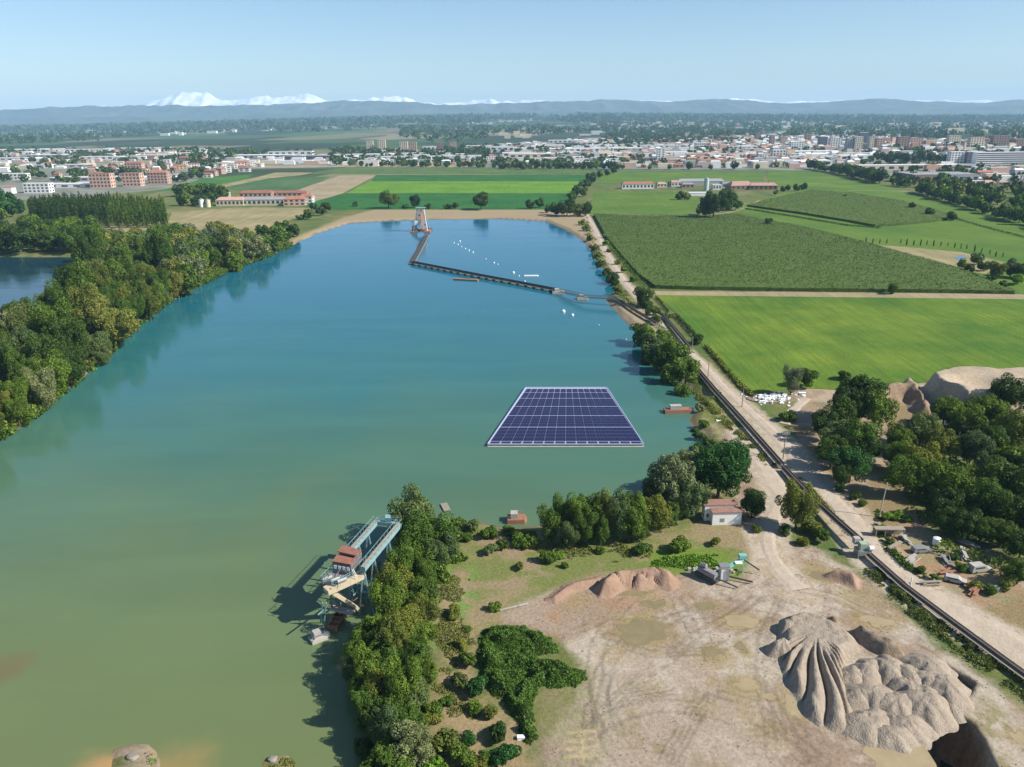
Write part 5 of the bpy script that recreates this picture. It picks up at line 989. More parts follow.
# utility poles
def pole(px, py, h, label, cross=False, m=mWood, lean=0):
    r = empty('utility_pole', gz(px, py)); MB().cyl((0, 0, -.3), (lean, 0, h), .17, .11, 8).build('shaft', m, r)
    if cross:
        ca_ = MB().bar((-1.1, 0, h-.4), (1.1, 0, h-.4), .16).build('crossarm', m, r)
        for x in (-1, -.35, .35, 1): MB().cyl((x, 0, h-.3), (x, 0, h), .07, .05, 6).build('insulator', mHotW, ca_)
    else: MB().cyl((lean, 0, h-.02), (lean, 0, h+.25), .07, .05, 6).build('insulator', mHotW, r)
    one(r, label, 'pole'); return r
pole(783, 459, 8.5, 'utility pole with crossarm in the tree shade beside the belt', True)
pA = pole(879, 517, 9.5, 'leaning wooden pole at the corner of the scrap yard', lean=.7, m=mat('pale_pole', (.5, .46, .4), .8, .1, 2))
pole(708, 377, 8, 'thin pole on the grassy strip right of the lakeside clump'); pole(742, 407, 8, 'thin pole beside the gravel road before the rubble heap'); pole(692, 352, 7, 'thin pole at the hedge enclosure'); pole(910, 589, 3, 'short white post between belt and gravel road', m=mHotW)
a = gz(879, 517)+Vector((.7, 0, 9.3)); d = gz(783, 459)+Vector((0, 0, 8)); b = MB(); pts = [a.lerp(d, t)-Vector((0, 0, 8*t*(1-t))) for t in np.linspace(0, 1, 14)]
for i in range(13): b.bar(pts[i]-a, pts[i+1]-a, .05)
o = b.build('power_line', mDark); o.location = a; one(o, 'thin black power line sagging between the two utility poles', 'cable')
# hedge enclosure
def hedge(line, h, label, colr='dark', wd=.8, n=1400):
    P = [G(a, b) for a, b in line]; c = []; r_ = np.random.default_rng(len(line)+int(h*10))
    tot = sum((P[i+1]-P[i]).length for i in range(len(P)-1))
    for i in range(len(P)-1):
        k = int(n*(P[i+1]-P[i]).length/tot); t = r_.uniform(0, 1, (k, 1)); c.append(np.array(P[i])+(np.array(P[i+1])-np.array(P[i]))*t+np.column_stack([r_.normal(size=k)*wd*.4, r_.normal(size=k)*wd*.4, r_.uniform(0, h, k)]))
    P0 = P[0]; o = leaf_cloud('hedge', np.concatenate(c)-np.array(P0), .6, LM[colr], k='x'); del o['kind']; o.location = P0; one(o, label, 'hedge'); return o
hedge([(664,319),(676,317),(688,329),(698,341),(694,345)], 2.0, 'dark hedge around the small rectangular enclosure by the track'); hedge([(664,319),(678,346),(690,348)], 1.0, 'low hedge on the track side of the small enclosure', 'mid', .6, 700)
hedge([(706,347),(724,368),(742,388),(755,398)], 1.4, 'low dark hedge between gravel track and bright meadow', 'olive', 1.1, 2600)
hedge([(656,298),(668,312),(664,318)], 1.6, 'short dark hedge at the meadow corner', 'dark', .8, 600); hedge([(735,216),(770,224),(832,237),(905,257)], 1.0, 'thin dry hedge along the back of the large maize field', 'olive', 1.6, 2600)
hedge([(745,209),(800,218),(848,226),(880,228.5)], 1.6, 'dark ditch hedge in front of the second maize field', 'dark', 1.4, 3000); hedge([(955,219),(990,229),(1060,247)], 1.6, 'dark hedge line crossing the far right meadow', 'dark', 1.4, 1500)
hedge([(603,222),(612,250),(634,276),(648,290)], 2.0, 'bright green scrub hedge between lakeside track and large maize', 'mid', 1.8, 3000)
# rubble heap (white)
r = empty('rubble_heap', gz(771, 399)); q_ = random.Random(6)
b = MB()
for k in range(95):
    b = MB()
    x = q_.gauss(0, 4.2); y = q_.gauss(0, 2.6); s = q_.uniform(.3, 1.0); h = max(0, 1.6*(1-(x/9)**2-(y/5)**2)); b.bar((x, y, h*.5), (x+s, y+q_.uniform(-.6, .6), h*.6+q_.uniform(-.2, .5)), s*1.3, s*.7); b.build('block', mHotW, r)
MB().prism([(math.cos(t)*9, math.sin(t)*4.5) for t in np.linspace(0, 6.0, 14)], -.3, .35).build('soil_base', mSandD, r); one(r, 'heap of white rubble blocks beside the gravel road', 'rubble')
r = empty('cabinet', gz(802, 395)); MB().box(-1.2, 1.2, -.5, .5, 0, .9).build('body', mConc, r); MB().box(-1.3, 1.3, -.6, .6, .9, 1.0).build('lid', mHotW, r); one(r, 'small white box by the two trees beside the white rubble', 'box')
r = empty('plank_pile', gz(514, 608)); 
for k in range(4): MB().bar((-3+k*1.3, -1+k*.4, .2+.06*k), (-.6+k*1.2, -.3+k*.5, .3), .35, .2).build('plank', mConc, r)
one(r, 'pale planks lying on the grass above the green thicket', 'planks')
r = empty('white_box', gz(521, 739)); MB().box(-.6, .6, -.35, .35, 0, .5).build('body', mHotW, r); MB().box(-.64, .64, -.39, .39, .5, .58).build('lid', mHotW, r); one(r, 'small white box at the lower tip of the green thicket', 'box')
r = empty('concrete_slab', gz(722, 421)); MB().prism([(-2, -.6), (2, -.8), (2.3, .6), (-1.8, .7)], -.1, .3).build('slab', mHotW, r); one(r, 'pale slab lying in the grass left of the dark belt', 'slab')
# ------------------------------------------------------------ scrap yard
r = empty('open_shed', gz(888, 536)); r.rotation_euler = (0, 0, -.05); MB().box(-3.6, 3.6, -.9, .9, 2.1, 2.3).build('roof', mWood, r)
for x in (-3.3, -1.1, 1.1, 3.3): MB().bar((x, -.7, -.2), (x, -.7, 2.1), .18).build('post', mWood, r)
MB().box(-3.5, 3.5, .7, .85, 0, 2.1).build('back_wall', mWood, r); one(r, 'long low shed with weathered roof in the scrap yard', 'shed')
r = empty('storage_tank', gz(936, 545)); MB().cyl((0, 0, 0), (0, 0, 1.9), .9, .9, 16).build('tank', mHotW, r); MB().cyl((0, 0, 1.9), (0, 0, 2.2), .9, .2, 16).build('lid', mHotW, r); one(r, 'white upright tank at the edge of the dark trees', 'tank')
def car(px, py, rot, m, label, van=False):
    r = empty('parked_van' if van else 'parked_car', gz(px, py), rot); L, W2 = (2.6, .95) if van else (2.2, .85)
    prof = [(-L, .35), (L, .35), (L, .85), (L*.55, 1.0), (L*.25, 1.9 if van else 1.42), (-L*.9, 2.0 if van else 1.4), (-L, .95)]; b = MB(); n = len(prof); b.v = [(x, -W2, z) for x, z in prof]+[(x, W2, z) for x, z in prof]
    b.f = [list(range(n)), list(range(n, 2*n))[::-1]]+[[i, n+i, n+(i+1) % n, (i+1) % n] for i in range(n)]; bo = b.build('body', m, r)
    for x in (-L*.6, L*.6):
        for s in (-1, 1): MB().cyl((x, s*(W2-.15), .33), (x, s*(W2+.03), .33), .33, .33, 14).build('wheel', mDark, r)
    MB().box(-L*.75, L*.2, -W2-.01, W2+.01, 1.2 if van else 1.0, 1.6 if van else 1.3).build('window', mDark, bo); one(r, label, 'van' if van else 'car')
car(979, 571, .2, mConc, 'old grey van half hidden in the bushes of the scrap yard', True); car(921, 552, .1, mSteel, 'stripped grey car body in the middle of the scrap yard'); car(955, 582, -.5, mConc, 'pale grey wrecked car at the lower edge of the scrap yard'); car(990, 527, .7, mConc, 'pale van standing deep in the tree shade on the right', True)
q_ = random.Random(9)
for i, (x, y, m_, nm, lb) in enumerate(((947,562,mSteel,'pipe_bundle','bundle of steel pipes on the brown scrap yard ground'),(962,556,mConc,'sheet_stack','stack of grey sheets below the dark trees'),(905,541,mConc,'sheet_stack','flat pale sheets before the long low shed'),(930,585,mWood,'pallet_stack','stack of wooden pallets on the scrap yard edge'),(975,593,mRust,'scrap_heap','rusty scrap heap at the lower scrap yard bushes'),(945,573,mRust,'girder','rusty girder lying across the scrap yard'),(912,562,mConc,'block_stack','grey concrete blocks near the road side of the scrap yard'),(1000,590,mSteel,'scrap_heap','grey scrap heap before the tree shadow on the right'),(968,546,mSteel,'frame_stack','steel frames leaning in the shade of the wood'),(895,548,mWood,'plank_pile','planks on the ground left of the scrapped car'))):
    r = empty(nm, gz(x, y), q_.uniform(0, 3)); 
    for k in range(q_.randint(5, 9)): s = q_.uniform(1, 2.6); zz = .1+k*.13; MB().bar((-s, q_.uniform(-.8, .8), zz), (s, q_.uniform(-.8, .8), zz+q_.uniform(0, .4)), q_.uniform(.15, .8), .1).build('piece', m_, r)
    one(r, lb, 'scrap')
# loose stones lying about the yard
def stones():
    c = scatter(YARD, 5200, 12); f = fbm(c[:, 0], c[:, 1], 6, 3, 5); c = c[(f > .5) & (c[:, 1] > 95)][:1800]; z = Hgt(c[:, 0], c[:, 1]); r_ = np.random.default_rng(2); b = MB()
    for (x, y), zz in zip(c, z):
        s = r_.uniform(.04, .15); a, e = r_.uniform(-.5, .5, 2)*s; b.prism([(x-s, y-s*.7+a), (x+s*.8, y-s+e), (x+s, y+s*.6), (x-s*.6, y+s*.9)], zz-.05, zz+s*.7)
    o = b.build('gravel', mat('stone', (.24, .19, .14), .9, .3, 1)); o['kind'] = 'stuff'; o['label'] = 'loose stones scattered over the bare sandy yard'; o['category'] = 'stones'
stones()
# rocks on islands
r = mat('rock', (.25, .22, .18), .95, .3, 1.5, .6)
def rock(px, py, s, seed, label, cat='rock'):
    g = np.random.default_rng(seed); b = bmesh_ico(seed, s); o = link('rock', b, _mats['rock'], loc=gz(px, py)); one(o, label, cat)
def bmesh_ico(seed, s):
    import bmesh
    bm = bmesh.new(); bmesh.ops.create_icosphere(bm, subdivisions=3, radius=s)
    for v in bm.verts: k = .75+.5*float(vnoise(np.array([v.co.x/s*1.5+seed]), np.array([v.co.y/s*1.5+v.co.z/s]), seed)[0]); v.co = Vector((v.co.x*k, v.co.y*k, v.co.z*.5*k))
    me = bpy.data.meshes.new('rock'); bm.to_mesh(me); bm.free(); return me
rock(132, 757, 1.0, 1, 'flat rock on the small island at the lower left'); rock(272, 759, .8, 2, 'low stone on the tiny weedy islet'); rock(6, 668, .5, 3, 'single pale stone above the sandbank at the left edge')
clumps([(146,748),(155,748),(160,775),(148,775)], 900, .5, 'grass', LM['lime'], .22, 21, 'green tuft on the small island at the lower left', 'grass', .2, 2); clumps([(260,752),(294,752),(296,770),(262,770)], 1200, .5, 'grass', LM['olive'], .25, 22, 'weeds covering the tiny islet at the bottom', 'grass', .2, 2)
# ------------------------------------------------------------ buildings
WALLS = {'white': mat('wall_white', (.66, .65, .62), .85, .06, .1, objrand=.1), 'cream': mat('wall_cream', (.58, .50, .36), .85, .08, .1, objrand=.1), 'salmon': mat('wall_salmon', (.50, .33, .25), .85, .08, .1, objrand=.12), 'grey': mat('wall_grey', (.38, .37, .36), .85, .08, .1, objrand=.12),
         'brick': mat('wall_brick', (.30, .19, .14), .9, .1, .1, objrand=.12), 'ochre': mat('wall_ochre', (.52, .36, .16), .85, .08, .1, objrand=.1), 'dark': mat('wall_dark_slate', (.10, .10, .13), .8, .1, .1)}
ROOFS = {'red': mat('roof_red_tile', (.30, .13, .085), .9, .15, .2, objrand=.2), 'flat': mat('roof_pale_flat', (.52, .50, .47), .9, .1, .1, objrand=.15), 'white': mat('roof_white', (.72, .71, .70), .7, .06, .1, objrand=.08), 'grey': mat('roof_grey', (.25, .25, .25), .9, .1, .1, objrand=.15), 'pink': mat('roof_pinkish_tile', (.42, .26, .20), .9, .12, .2, objrand=.15)}
mGlass = mat('window_glass', (.05, .06, .08), .2, .2, 1); mBand = mat('balcony_shade', (.12, .12, .14), .6, .1, 1)
WIN = {}
def winmesh(w_, h_):
    k = (round(w_, 1), round(h_, 1))
    if k not in WIN: me = MB().box(-w_/2, w_/2, -.06, .06, 0, h_).mesh('window'); me.materials.append(mGlass); WIN[k] = me
    return WIN[k]
TWN = []
def building(px, py, w_, d_, h, wall, roof, name='house', rot=0.0, pitched=True, win=0, floors=1, adj='', noun='', where='', cat='house', group=None, label=None, bands=False, world=None, extra=None):
    p = world if world is not None else G(px, py, 1.5)
    if world is None: p = p+Vector((0, d_/2, 0))
    r = empty(name, p, rot); b = MB().box(-w_/2, w_/2, -d_/2, d_/2, -1, h); b.build('wall', WALLS[wall], r)
    if pitched:
        e = .4; rh = min(w_, d_)*.22; q = MB(); q.v = [(-w_/2-e, -d_/2-e, h), (w_/2+e, -d_/2-e, h), (w_/2+e, d_/2+e, h), (-w_/2-e, d_/2+e, h)]
        if w_ >= d_: q.v += [(-w_/2-e+(d_*.25), 0, h+rh), (w_/2+e-(d_*.25), 0, h+rh)]; q.f = [[0, 1, 5, 4], [1, 2, 5], [2, 3, 4, 5], [3, 0, 4], [3, 2, 1, 0]]
        else: q.v += [(0, -d_/2-e+w_*.25, h+rh), (0, d_/2+e-w_*.25, h+rh)]; q.f = [[0, 1, 4], [1, 2, 5, 4], [2, 3, 5], [3, 0, 4, 5], [3, 2, 1, 0]]
        rf_ = q.build('roof', ROOFS[roof], r)
        if name != 'house': MB().box(w_*.2, w_*.2+1, -.5, .5, h, h+rh+1.2).build('chimney', WALLS['brick'], rf_)
    else: MB().box(-w_/2-.2, w_/2+.2, -d_/2-.2, d_/2+.2, h, h+.5).build('roof', ROOFS[roof], r)
    if win:
        fh = (h-.6)/floors
        if bands:
            for k in range(floors): MB().box(-w_/2+.6, w_/2-.6, -d_/2-.12, -d_/2+.3, .6+fh*k+fh*.42, .6+fh*k+fh*.95).build('balcony_band', mBand, r)
        else:
            ww = w_/(win*1.9); me = winmesh(ww, fh*.52)
            for k in range(floors):
                for i in range(win): link('window', me, parent=r, loc=(-w_/2+w_*(i+.5)/win, -d_/2-.02, .6+fh*k+fh*.25))
            side = min(4, max(1, int(d_/6))); 
            for k in range(floors):
                for i in range(side):
                    o = link('window', me, parent=r, loc=(-w_/2-.02, -d_/2+d_*(i+.5)/side, .6+fh*k+fh*.25)); o.rotation_euler = (0, 0, math.pi/2)
                    o = link('window', me, parent=r, loc=(w_/2+.02, -d_/2+d_*(i+.5)/side, .6+fh*k+fh*.25)); o.rotation_euler = (0, 0, math.pi/2)
    if label: one(r, label, cat, group)
    else: reg(r, adj, noun, where, cat, group)
    TWN.append((p.x, p.y, max(w_, d_)*.6)); return r
# --- farms
bd = building
bd(230,206,34,15,7,'cream','pink','barn',0,True,7,1,label='cream barn with pink tiled roof at the left of the farm',cat='barn')
bd(264,205.5,52,13,7,'cream','grey','barn',0,True,9,1,label='long cream farm building with a row of dark openings',cat='barn')
bd(256,201,42,14,10,'salmon','red','farmhouse',0,True,7,2,label='red roofed farm wing behind the long cream building',cat='farmhouse')
bd(294,206,26,14,8,'salmon','red','farmhouse',.1,True,4,2,label='brick coloured farmhouse beside the tan field',cat='farmhouse')
bd(288,200,52,12,9,'salmon','red','farmhouse',-.05,True,8,2,label='long terracotta roofed farm wing at the back of the farm',cat='farmhouse')
bd(306,203,16,14,8,'white','red','farmhouse',0,True,3,2,label='small red roofed farmhouse at the right end of the farm',cat='farmhouse')
def silo(px, py, rad, h, m, label):
    r = empty('silo', G(px, py)); MB().cyl((0, 0, -1), (0, 0, h), rad, rad, 18).build('tank', m, r); MB().cyl((0, 0, h), (0, 0, h+rad*.5), rad, rad*.15, 18).build('roof', mSteel, r); b = MB(); b.bar((rad+.2, 0, 0), (rad+.2, 0, h), .2); b.build('ladder', mSteel, r); one(r, label, 'silo')
silo(202,207,3,9,mWhite,'white silo at the left end of the red roofed farm'); silo(208.5,207,3,8.5,WALLS['cream'],'cream silo beside the left barn wall'); silo(229,199,3,9,mConc,'pale tower silo behind the barn')
silo(706,191,3.4,17,mat('silo_green', (.42, .50, .44), .6, .08, .3),'tall grey green silo in the middle of the dairy farm')
bd(638,189,46,13,7,'white','red','cowshed',0,True,9,1,label='long white cowshed with dark red roof',cat='shed')
bd(701,185.5,70,16,6,'grey','grey','cowshed',0,True,0,label='long grey roofed cowshed behind the silo',cat='shed')
bd(662,187.5,14,12,5,'cream','pink','shed',0,True,3,1,label='small pinkish shed right of the long white cowshed',cat='shed')
bd(675,186.5,16,12,6,'grey','pink','shed',.3,True,3,1,label='grey shed with pinkish roof left of the silo',cat='shed')
bd(688,188,18,12,5,'brick','grey','shed',0,True,3,1,label='low brown shed immediately left of the tall silo',cat='shed')
bd(700,196,28,9,4,'white','white','shed',0,False,0,label='flat white shelter in front of the silo',cat='shed')
bd(717,190,12,10,7,'white','flat','shed',0,False,3,1,label='pale block right of the tall silo',cat='shed')
bd(742,190,34,24,6,'brick','pink','barn',.1,True,5,1,label='wide barn with pinkish roof at the right of the dairy farm',cat='barn')
bd(764,190,38,16,6,'brick','pink','barn',-.1,True,6,1,label='red brown barn at the far right end of the dairy farm',cat='barn')
bd(728,188,20,12,6,'grey','grey','shed',.1,True,3,1,label='grey shed between silo and wide pink roofed barn',cat='shed')
# --- landmark blocks: (px, base py, w, d, h, wall, roof, floors, win, label)
for q in [
 (1004,169,96,16,24,'white','white',8,1,True,'long white slab block with dark balcony bands at the right edge'),
 (957,168,26,16,24,'white','white',7,5,False,'white tower wing left of the long slab block'),
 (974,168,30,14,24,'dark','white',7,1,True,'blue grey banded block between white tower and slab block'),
 (954,146,34,18,26,'cream','pink',6,5,False,'cream and pink apartment block above the dark wood'),
 (976,150,34,18,28,'cream','pink',7,5,False,'pinkish apartment tower behind the white tower wing'),
 (1000,148,42,18,28,'brick','pink',7,6,False,'brown apartment block behind the slab block'),
 (1020,149,26,18,22,'brick','pink',6,4,False,'brown apartment block at the right frame edge'),
 (903,149,30,18,28,'brick','pink',7,4,False,'brown pink apartment block left of the dark wood'),
 (916,147,36,16,22,'salmon','pink',6,5,False,'salmon apartment block above the dark wood'),
 (932,147,22,16,20,'cream','grey',5,4,False,'cream block in the row above the dark wood'),
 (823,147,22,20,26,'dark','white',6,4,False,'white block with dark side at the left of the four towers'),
 (836,148,34,18,24,'white','flat',6,5,False,'wide white apartment block behind the white sheds'),
 (850,150,18,18,27,'grey','white',7,3,False,'grey white tower behind the white sheds'),
 (858,150,20,20,30,'cream','white',7,4,False,'cream tower with pale ribs behind the white sheds'),
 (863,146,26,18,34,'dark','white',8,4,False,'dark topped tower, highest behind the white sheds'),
 (873,149,22,20,28,'cream','pink',7,4,False,'pale tower left of the salmon tower'),
 (880,150,20,20,26,'salmon','pink',6,3,False,'salmon tower at the right end of the tower row'),
 (772,147,12,18,30,'brick','grey',8,2,False,'narrow brown tower before the white factory'),
 (783,146,14,16,24,'salmon','pink',7,3,False,'slim pinkish tower right of the narrow brown one'),
 (758,142,16,18,28,'brick','grey',7,3,False,'broad brown tower above the town centre'),
 (747,141,22,16,18,'salmon','pink',5,4,False,'pinkish block left of the broad brown tower'),
 (734,141,16,16,20,'cream','pink',5,3,False,'cream block with striped front in the tower row'),
 (722,141,18,16,18,'salmon','pink',5,4,False,'salmon block in the middle of the tower row'),
 (711,141,18,16,18,'grey','flat',5,3,False,'grey block in the tower row of the town'),
 (697,140,16,16,20,'salmon','grey',5,3,False,'dark pink block in the tower row of the town'),
 (687,139,16,16,22,'cream','flat',5,3,False,'leftmost cream block in the tower row of the town'),
 (808,142,20,16,22,'brick','pink',5,3,False,'brown block left of the white dark sided block'),
 (370,151,20,14,26,'cream','flat',8,4,False,'cream apartment tower, left of two behind the striped fields'),
 (382,151,22,14,28,'cream','flat',9,4,False,'cream apartment tower, right of two behind the striped fields'),
 (404,152,22,16,26,'cream','pink',8,4,False,'pink and cream tower behind the long white factory'),
 (413,154,20,14,27,'salmon','pink',8,4,False,'salmon apartment tower above the long white factory'),
 (440,151,18,14,20,'brick','pink',6,3,False,'small brown brick tower behind the grey arched hall'),
 (453,150.5,18,14,22,'salmon','grey',7,3,False,'brown grey tower next to the small brick tower'),
 (661,161,16,14,23,'white','white',7,2,False,'slim white tower block behind the town edge'),
 (712,166,56,14,9,'ochre','red',3,8,False,'long ochre housing row at the edge of the green field'),
 (692,164,20,12,10,'ochre','pink',3,4,False,'orange house at the left end of the ochre row'),
 (701,150.5,30,20,18,'white','white',3,6,False,'large white factory block in the middle of town'),
 (797,150,34,20,19,'white','white',4,5,False,'stepped bright white factory right of the brown tower'),
 (779,158,28,18,15,'white','white',3,4,False,'white cube building with blue shaded side'),
 (101,188,30,16,18,'salmon','red',4,6,False,'salmon apartment house with red roof, left of three'),
 (132,186.5,26,16,17,'salmon','red',4,5,False,'salmon apartment house with red roof, middle of three'),
 (158,184,30,16,15,'salmon','red',4,6,False,'salmon apartment house with red roof, right of three'),
 (134,172,32,16,14,'salmon','red',4,6,False,'salmon apartment house standing behind the other three'),
 (37,193,34,14,11,'white','white',3,6,False,'white terraced block behind the poplars'),
 (14,180,40,16,9,'white','white',2,6,False,'white low block at the left edge')]:
    x, y, w_, d_, h, wl, rf, fl, wn, bn, lb = q; h *= 1.22; w_ *= 1.12
    bd(x, y, w_, d_, h, wl, rf, 'apartment_block', 0, rf in ('pink', 'red') and h < 20, wn if not bn else 1, fl, label=lb, cat='building', bands=bn)
# industrial sheds
for q in [
 (255,159,110,34,9,'grey','white','big warehouse with pale roof and dark loading bays left of the striped fields'),
 (310,159.5,70,24,8,'dark','grey','dark fronted warehouse behind the tan strip'),
 (335,158,50,24,8,'white','flat','pale factory hall with small white roofs'),
 (372,158,60,20,9,'white','white','bright white factory hall before the cream towers'),
 (420,160,120,18,8,'white','flat','long white factory hall behind the striped fields'),
 (462,160,50,24,9,'white','flat','pale hall at the right of the long white factory'),
 (500,152,46,30,14,'white','flat','tall pale factory hall with grey roof'),
 (431,150,30,18,10,'white','flat','small pale factory behind the salmon tower'),
 (535,158,70,30,9,'cream','flat','wide beige shed at the edge of the town'),
 (560,162,38,20,8,'cream','flat','beige shed in front of the town beside the hedge'),
 (575,152,80,30,9,'white','white','broad white factory in the middle of town'),
 (615,157,70,20,7,'grey','grey','grey roofed workshops before the white tower block'),
 (640,161,90,14,5,'cream','red','long low red roofed row behind the far hedge'),
 (597,162,44,18,5,'brick','red','dark red roofed hall at the town edge'),
 (792,166,86,26,9,'white','white','long white shed with row of dark doors beside the meadow'),
 (838,158,110,30,9,'white','flat','huge white sawtooth factory roof before the towers'),
 (865,160,60,26,9,'white','white','white factory hall left of the dark wood'),
 (815,155,60,24,9,'white','white','white hall in front of the wide white apartments'),
 (925,170,150,20,8,'cream','flat','very long pale flat roof behind the trees on the right'),
 (930,184,26,44,12,'brick','grey','brick hall with grey pitched roof among the trees'),
 (964,184,22,40,12,'grey','grey','grey gabled hall among the trees right of the brick hall'),
 (25,152,120,40,8,'cream','white','long beige warehouse at the left edge'),
 (75,152,130,30,8,'white','flat','grey white warehouse in the left industrial belt'),
 (135,151,120,30,9,'white','white','bright white warehouse in the left industrial belt'),
 (10,161,70,30,7,'white','flat','pale warehouse near the left edge'),
 (60,168,60,24,6,'grey','flat','grey flat roof beside the left apartments'),
 (85,181,70,30,5,'grey','flat','wide grey parking roof before the salmon houses'),
 (65,188,50,20,5,'white','flat','white workshop left of the salmon houses'),
 (165,158,80,24,8,'white','flat','pale hall behind the small white houses'),
 (640,138,120,40,9,'cream','white','long pale warehouse above the town on the left'),
 (590,128,140,50,10,'cream','white','very wide pale warehouse far behind the town'),
 (527,133,100,40,9,'cream','flat','beige far warehouse above the factories'),
 (518,157,44,24,10,'white','white','white workshop hall with low parapet before the beige sheds'),(548,149,60,30,11,'white','flat','pale grey factory behind the beige sheds'),(602,149,54,26,11,'white','white','white hall beyond the broad white factory'),(628,152,48,24,10,'cream','white','cream walled hall left of the slim white tower block'),(672,156,44,20,9,'white','white','white hall right of the slim white tower block'),(655,149,50,24,10,'white','flat','flat pale hall behind the slim white tower block'),(735,158,44,20,9,'white','flat','pale depot behind the ochre row'),(745,150,40,20,10,'white','white','white depot below the broad brown tower'),(405,157,60,16,9,'white','white','white roofed hall in front of the pink tower'),(290,155,70,20,9,'white','flat','pale warehouse above the tan strip'),(195,156,50,20,8,'white','white','white warehouse right of the pale hall in the left town'),(100,160,60,20,8,'white','white','white warehouse behind the salmon houses'),(45,158,60,20,8,'grey','white','grey walled warehouse in the left industrial belt'),(480,149,50,24,10,'cream','white','cream hall between the brick tower and the town'),(565,143,70,30,10,'white','white','far white hall above the broad white factory'),(900,158,60,18,9,'white','flat','pale hall partly behind the dark wood')]:
    x, y, w_, d_, h, wl, rf, lb = q; bd(x, y, w_*1.9, d_*1.5, h*1.1, wl, rf, 'warehouse', 0, False, max(4, int(w_/9)), 1, label=lb, cat='warehouse')
# small houses in districts
def district(px, n, seed, cols, where, group, wmin=10, wmax=24, h0=6, h1=12, adjs=None):
    q = random.Random(seed); P = GP(px); x0 = min(p.x for p in P); x1 = max(p.x for p in P); y0 = min(p.y for p in P); y1 = max(p.y for p in P); k = 0; t = 0
    while k < n and t < n*60:
        t += 1; x = q.uniform(x0, x1); y = y0+(y1-y0)*q.random()**1.3
        if sdist(np.array([x]), np.array([y]), P)[0] > 0: continue
        w_ = q.uniform(wmin, wmax); d_ = q.uniform(9, 14)
        if any(abs(x-a) < (w_*.55+c) and abs(y-b) < (9+c) for a, b, c in TWN): continue
        wl, rf, ad = q.choice(cols); h = q.uniform(h0, h1); fl = max(1, int(h/3)); near = (y < 2100)
        bd(0, 0, w_, d_, h, wl, rf, 'house', q.choice((0, .1, -.15, 1.4, .3)), rf in ('red', 'pink'), (q.randint(2, 4) if near else 0), min(fl, 3), adj=ad, noun='house', where=where, cat='house', group=group, world=Vector((x, y, 1.5))); k += 1
CW = [('white','red','white red roofed'),('cream','pink','cream pink roofed'),('salmon','red','salmon red roofed'),('white','flat','pale flat roofed'),('ochre','red','ochre red roofed'),('grey','grey','grey roofed'),('brick','red','brick red roofed')]
CI = [('white','white','bright white'),('white','flat','pale flat roofed'),('cream','flat','beige flat roofed'),('grey','grey','grey roofed'),('white','red','white red roofed'),('brick','red','brick red roofed')]
district([(20,172),(45,163),(130,160),(215,161),(225,166),(180,182),(60,180)], 34, 1, CW, 'in the small town at the left', 'houses in the left town')
district([(200,172),(218,168),(256,163),(262,168),(235,175),(205,178)], 12, 2, [CW[0],CW[3],CW[2]], 'in the small white row', 'houses in the left town')
district([(500,161),(500,146),(700,146),(700,161)], 52, 3, CI, 'in the central factory quarter', 'houses in the factory quarter', 14, 40, 6, 10)
district([(700,167),(700,148),(800,148),(805,163)], 40, 4, CW, 'in the town behind the dairy farm', 'houses behind the dairy farm', 10, 26, 6, 13)
district([(640,168),(640,161),(700,161),(700,168)], 12, 5, CW, 'left of the ochre row', 'houses behind the dairy farm', 10, 20, 5, 8)
district([(660,148),(660,139),(830,139),(830,148)], 42, 6, CW, 'around the tower row in the town', 'houses around the tower row', 14, 30, 8, 18)
district([(930,184),(1060,196),(1060,172),(940,172)], 12, 7, CW, 'among the trees on the right', 'houses among the trees on the right', 12, 26, 6, 11)
district([(880,152),(880,143),(1060,143),(1060,153)], 22, 8, [CW[1],CW[2],CW[6]], 'above the dark wood', 'houses above the dark wood', 16, 30, 12, 22)
district([(380,162),(380,148),(510,148),(500,161)], 16, 9, CI, 'around the long white factory', 'houses around the white factory', 14, 30, 6, 9)
# trees in town, each of its own, up to the cap; the rest is the far wood
def town_trees(px, n, seed, where, group, r0=5, r1=9):
    q = random.Random(seed); P = GP(px); c = scatter(P, n*4, seed); k = 0
    for x, y in c:
        if k >= n: break
        if any(abs(x-a) < c_ and abs(y-b) < c_*.7 for a, b, c_ in TWN): continue
        tree_at(x, y, q.uniform(r0, r1), 'broadF', q.choice(('dark', 'dark', 'mid', 'bluish')), 'town tree', where, group); k += 1
town_trees([(150,184),(165,178),(215,168),(205,178),(180,184)], 14, 3, 'among the left town houses', 'trees in the left town'); town_trees([(0,184),(20,160),(170,160),(180,180),(100,188)], 30, 1, 'among the left town houses', 'trees in the left town')
town_trees([(500,170),(500,163),(640,165),(640,170)], 34, 2, 'along the road before the factories', 'trees along the far road', 5, 8); town_trees([(340,167),(345,162),(500,162),(500,168)], 24, 5, 'along the road behind the striped fields', 'trees along the far road', 4, 7)
line_trees([(500,169),(560,169),(620,169.5)], 13, 7, ['broadF'], ['dark','mid','bluish'], 'roadside tree', 'along the far road before the factories', 'roadside trees', 2, 8)
line_trees([(640,169.5),(700,169.5),(768,169.5)], 38, 7, ['broadF'], ['dark','mid'], 'roadside tree', 'before the town behind the dairy farm', 'roadside trees', 3, 9)
line_trees([(345,166),(420,167),(500,168)], 24, 6, ['broadF'], ['dark','mid','olive'], 'roadside tree', 'behind the striped fields', 'roadside trees', 3, 10)
print('named trees', NTREES)
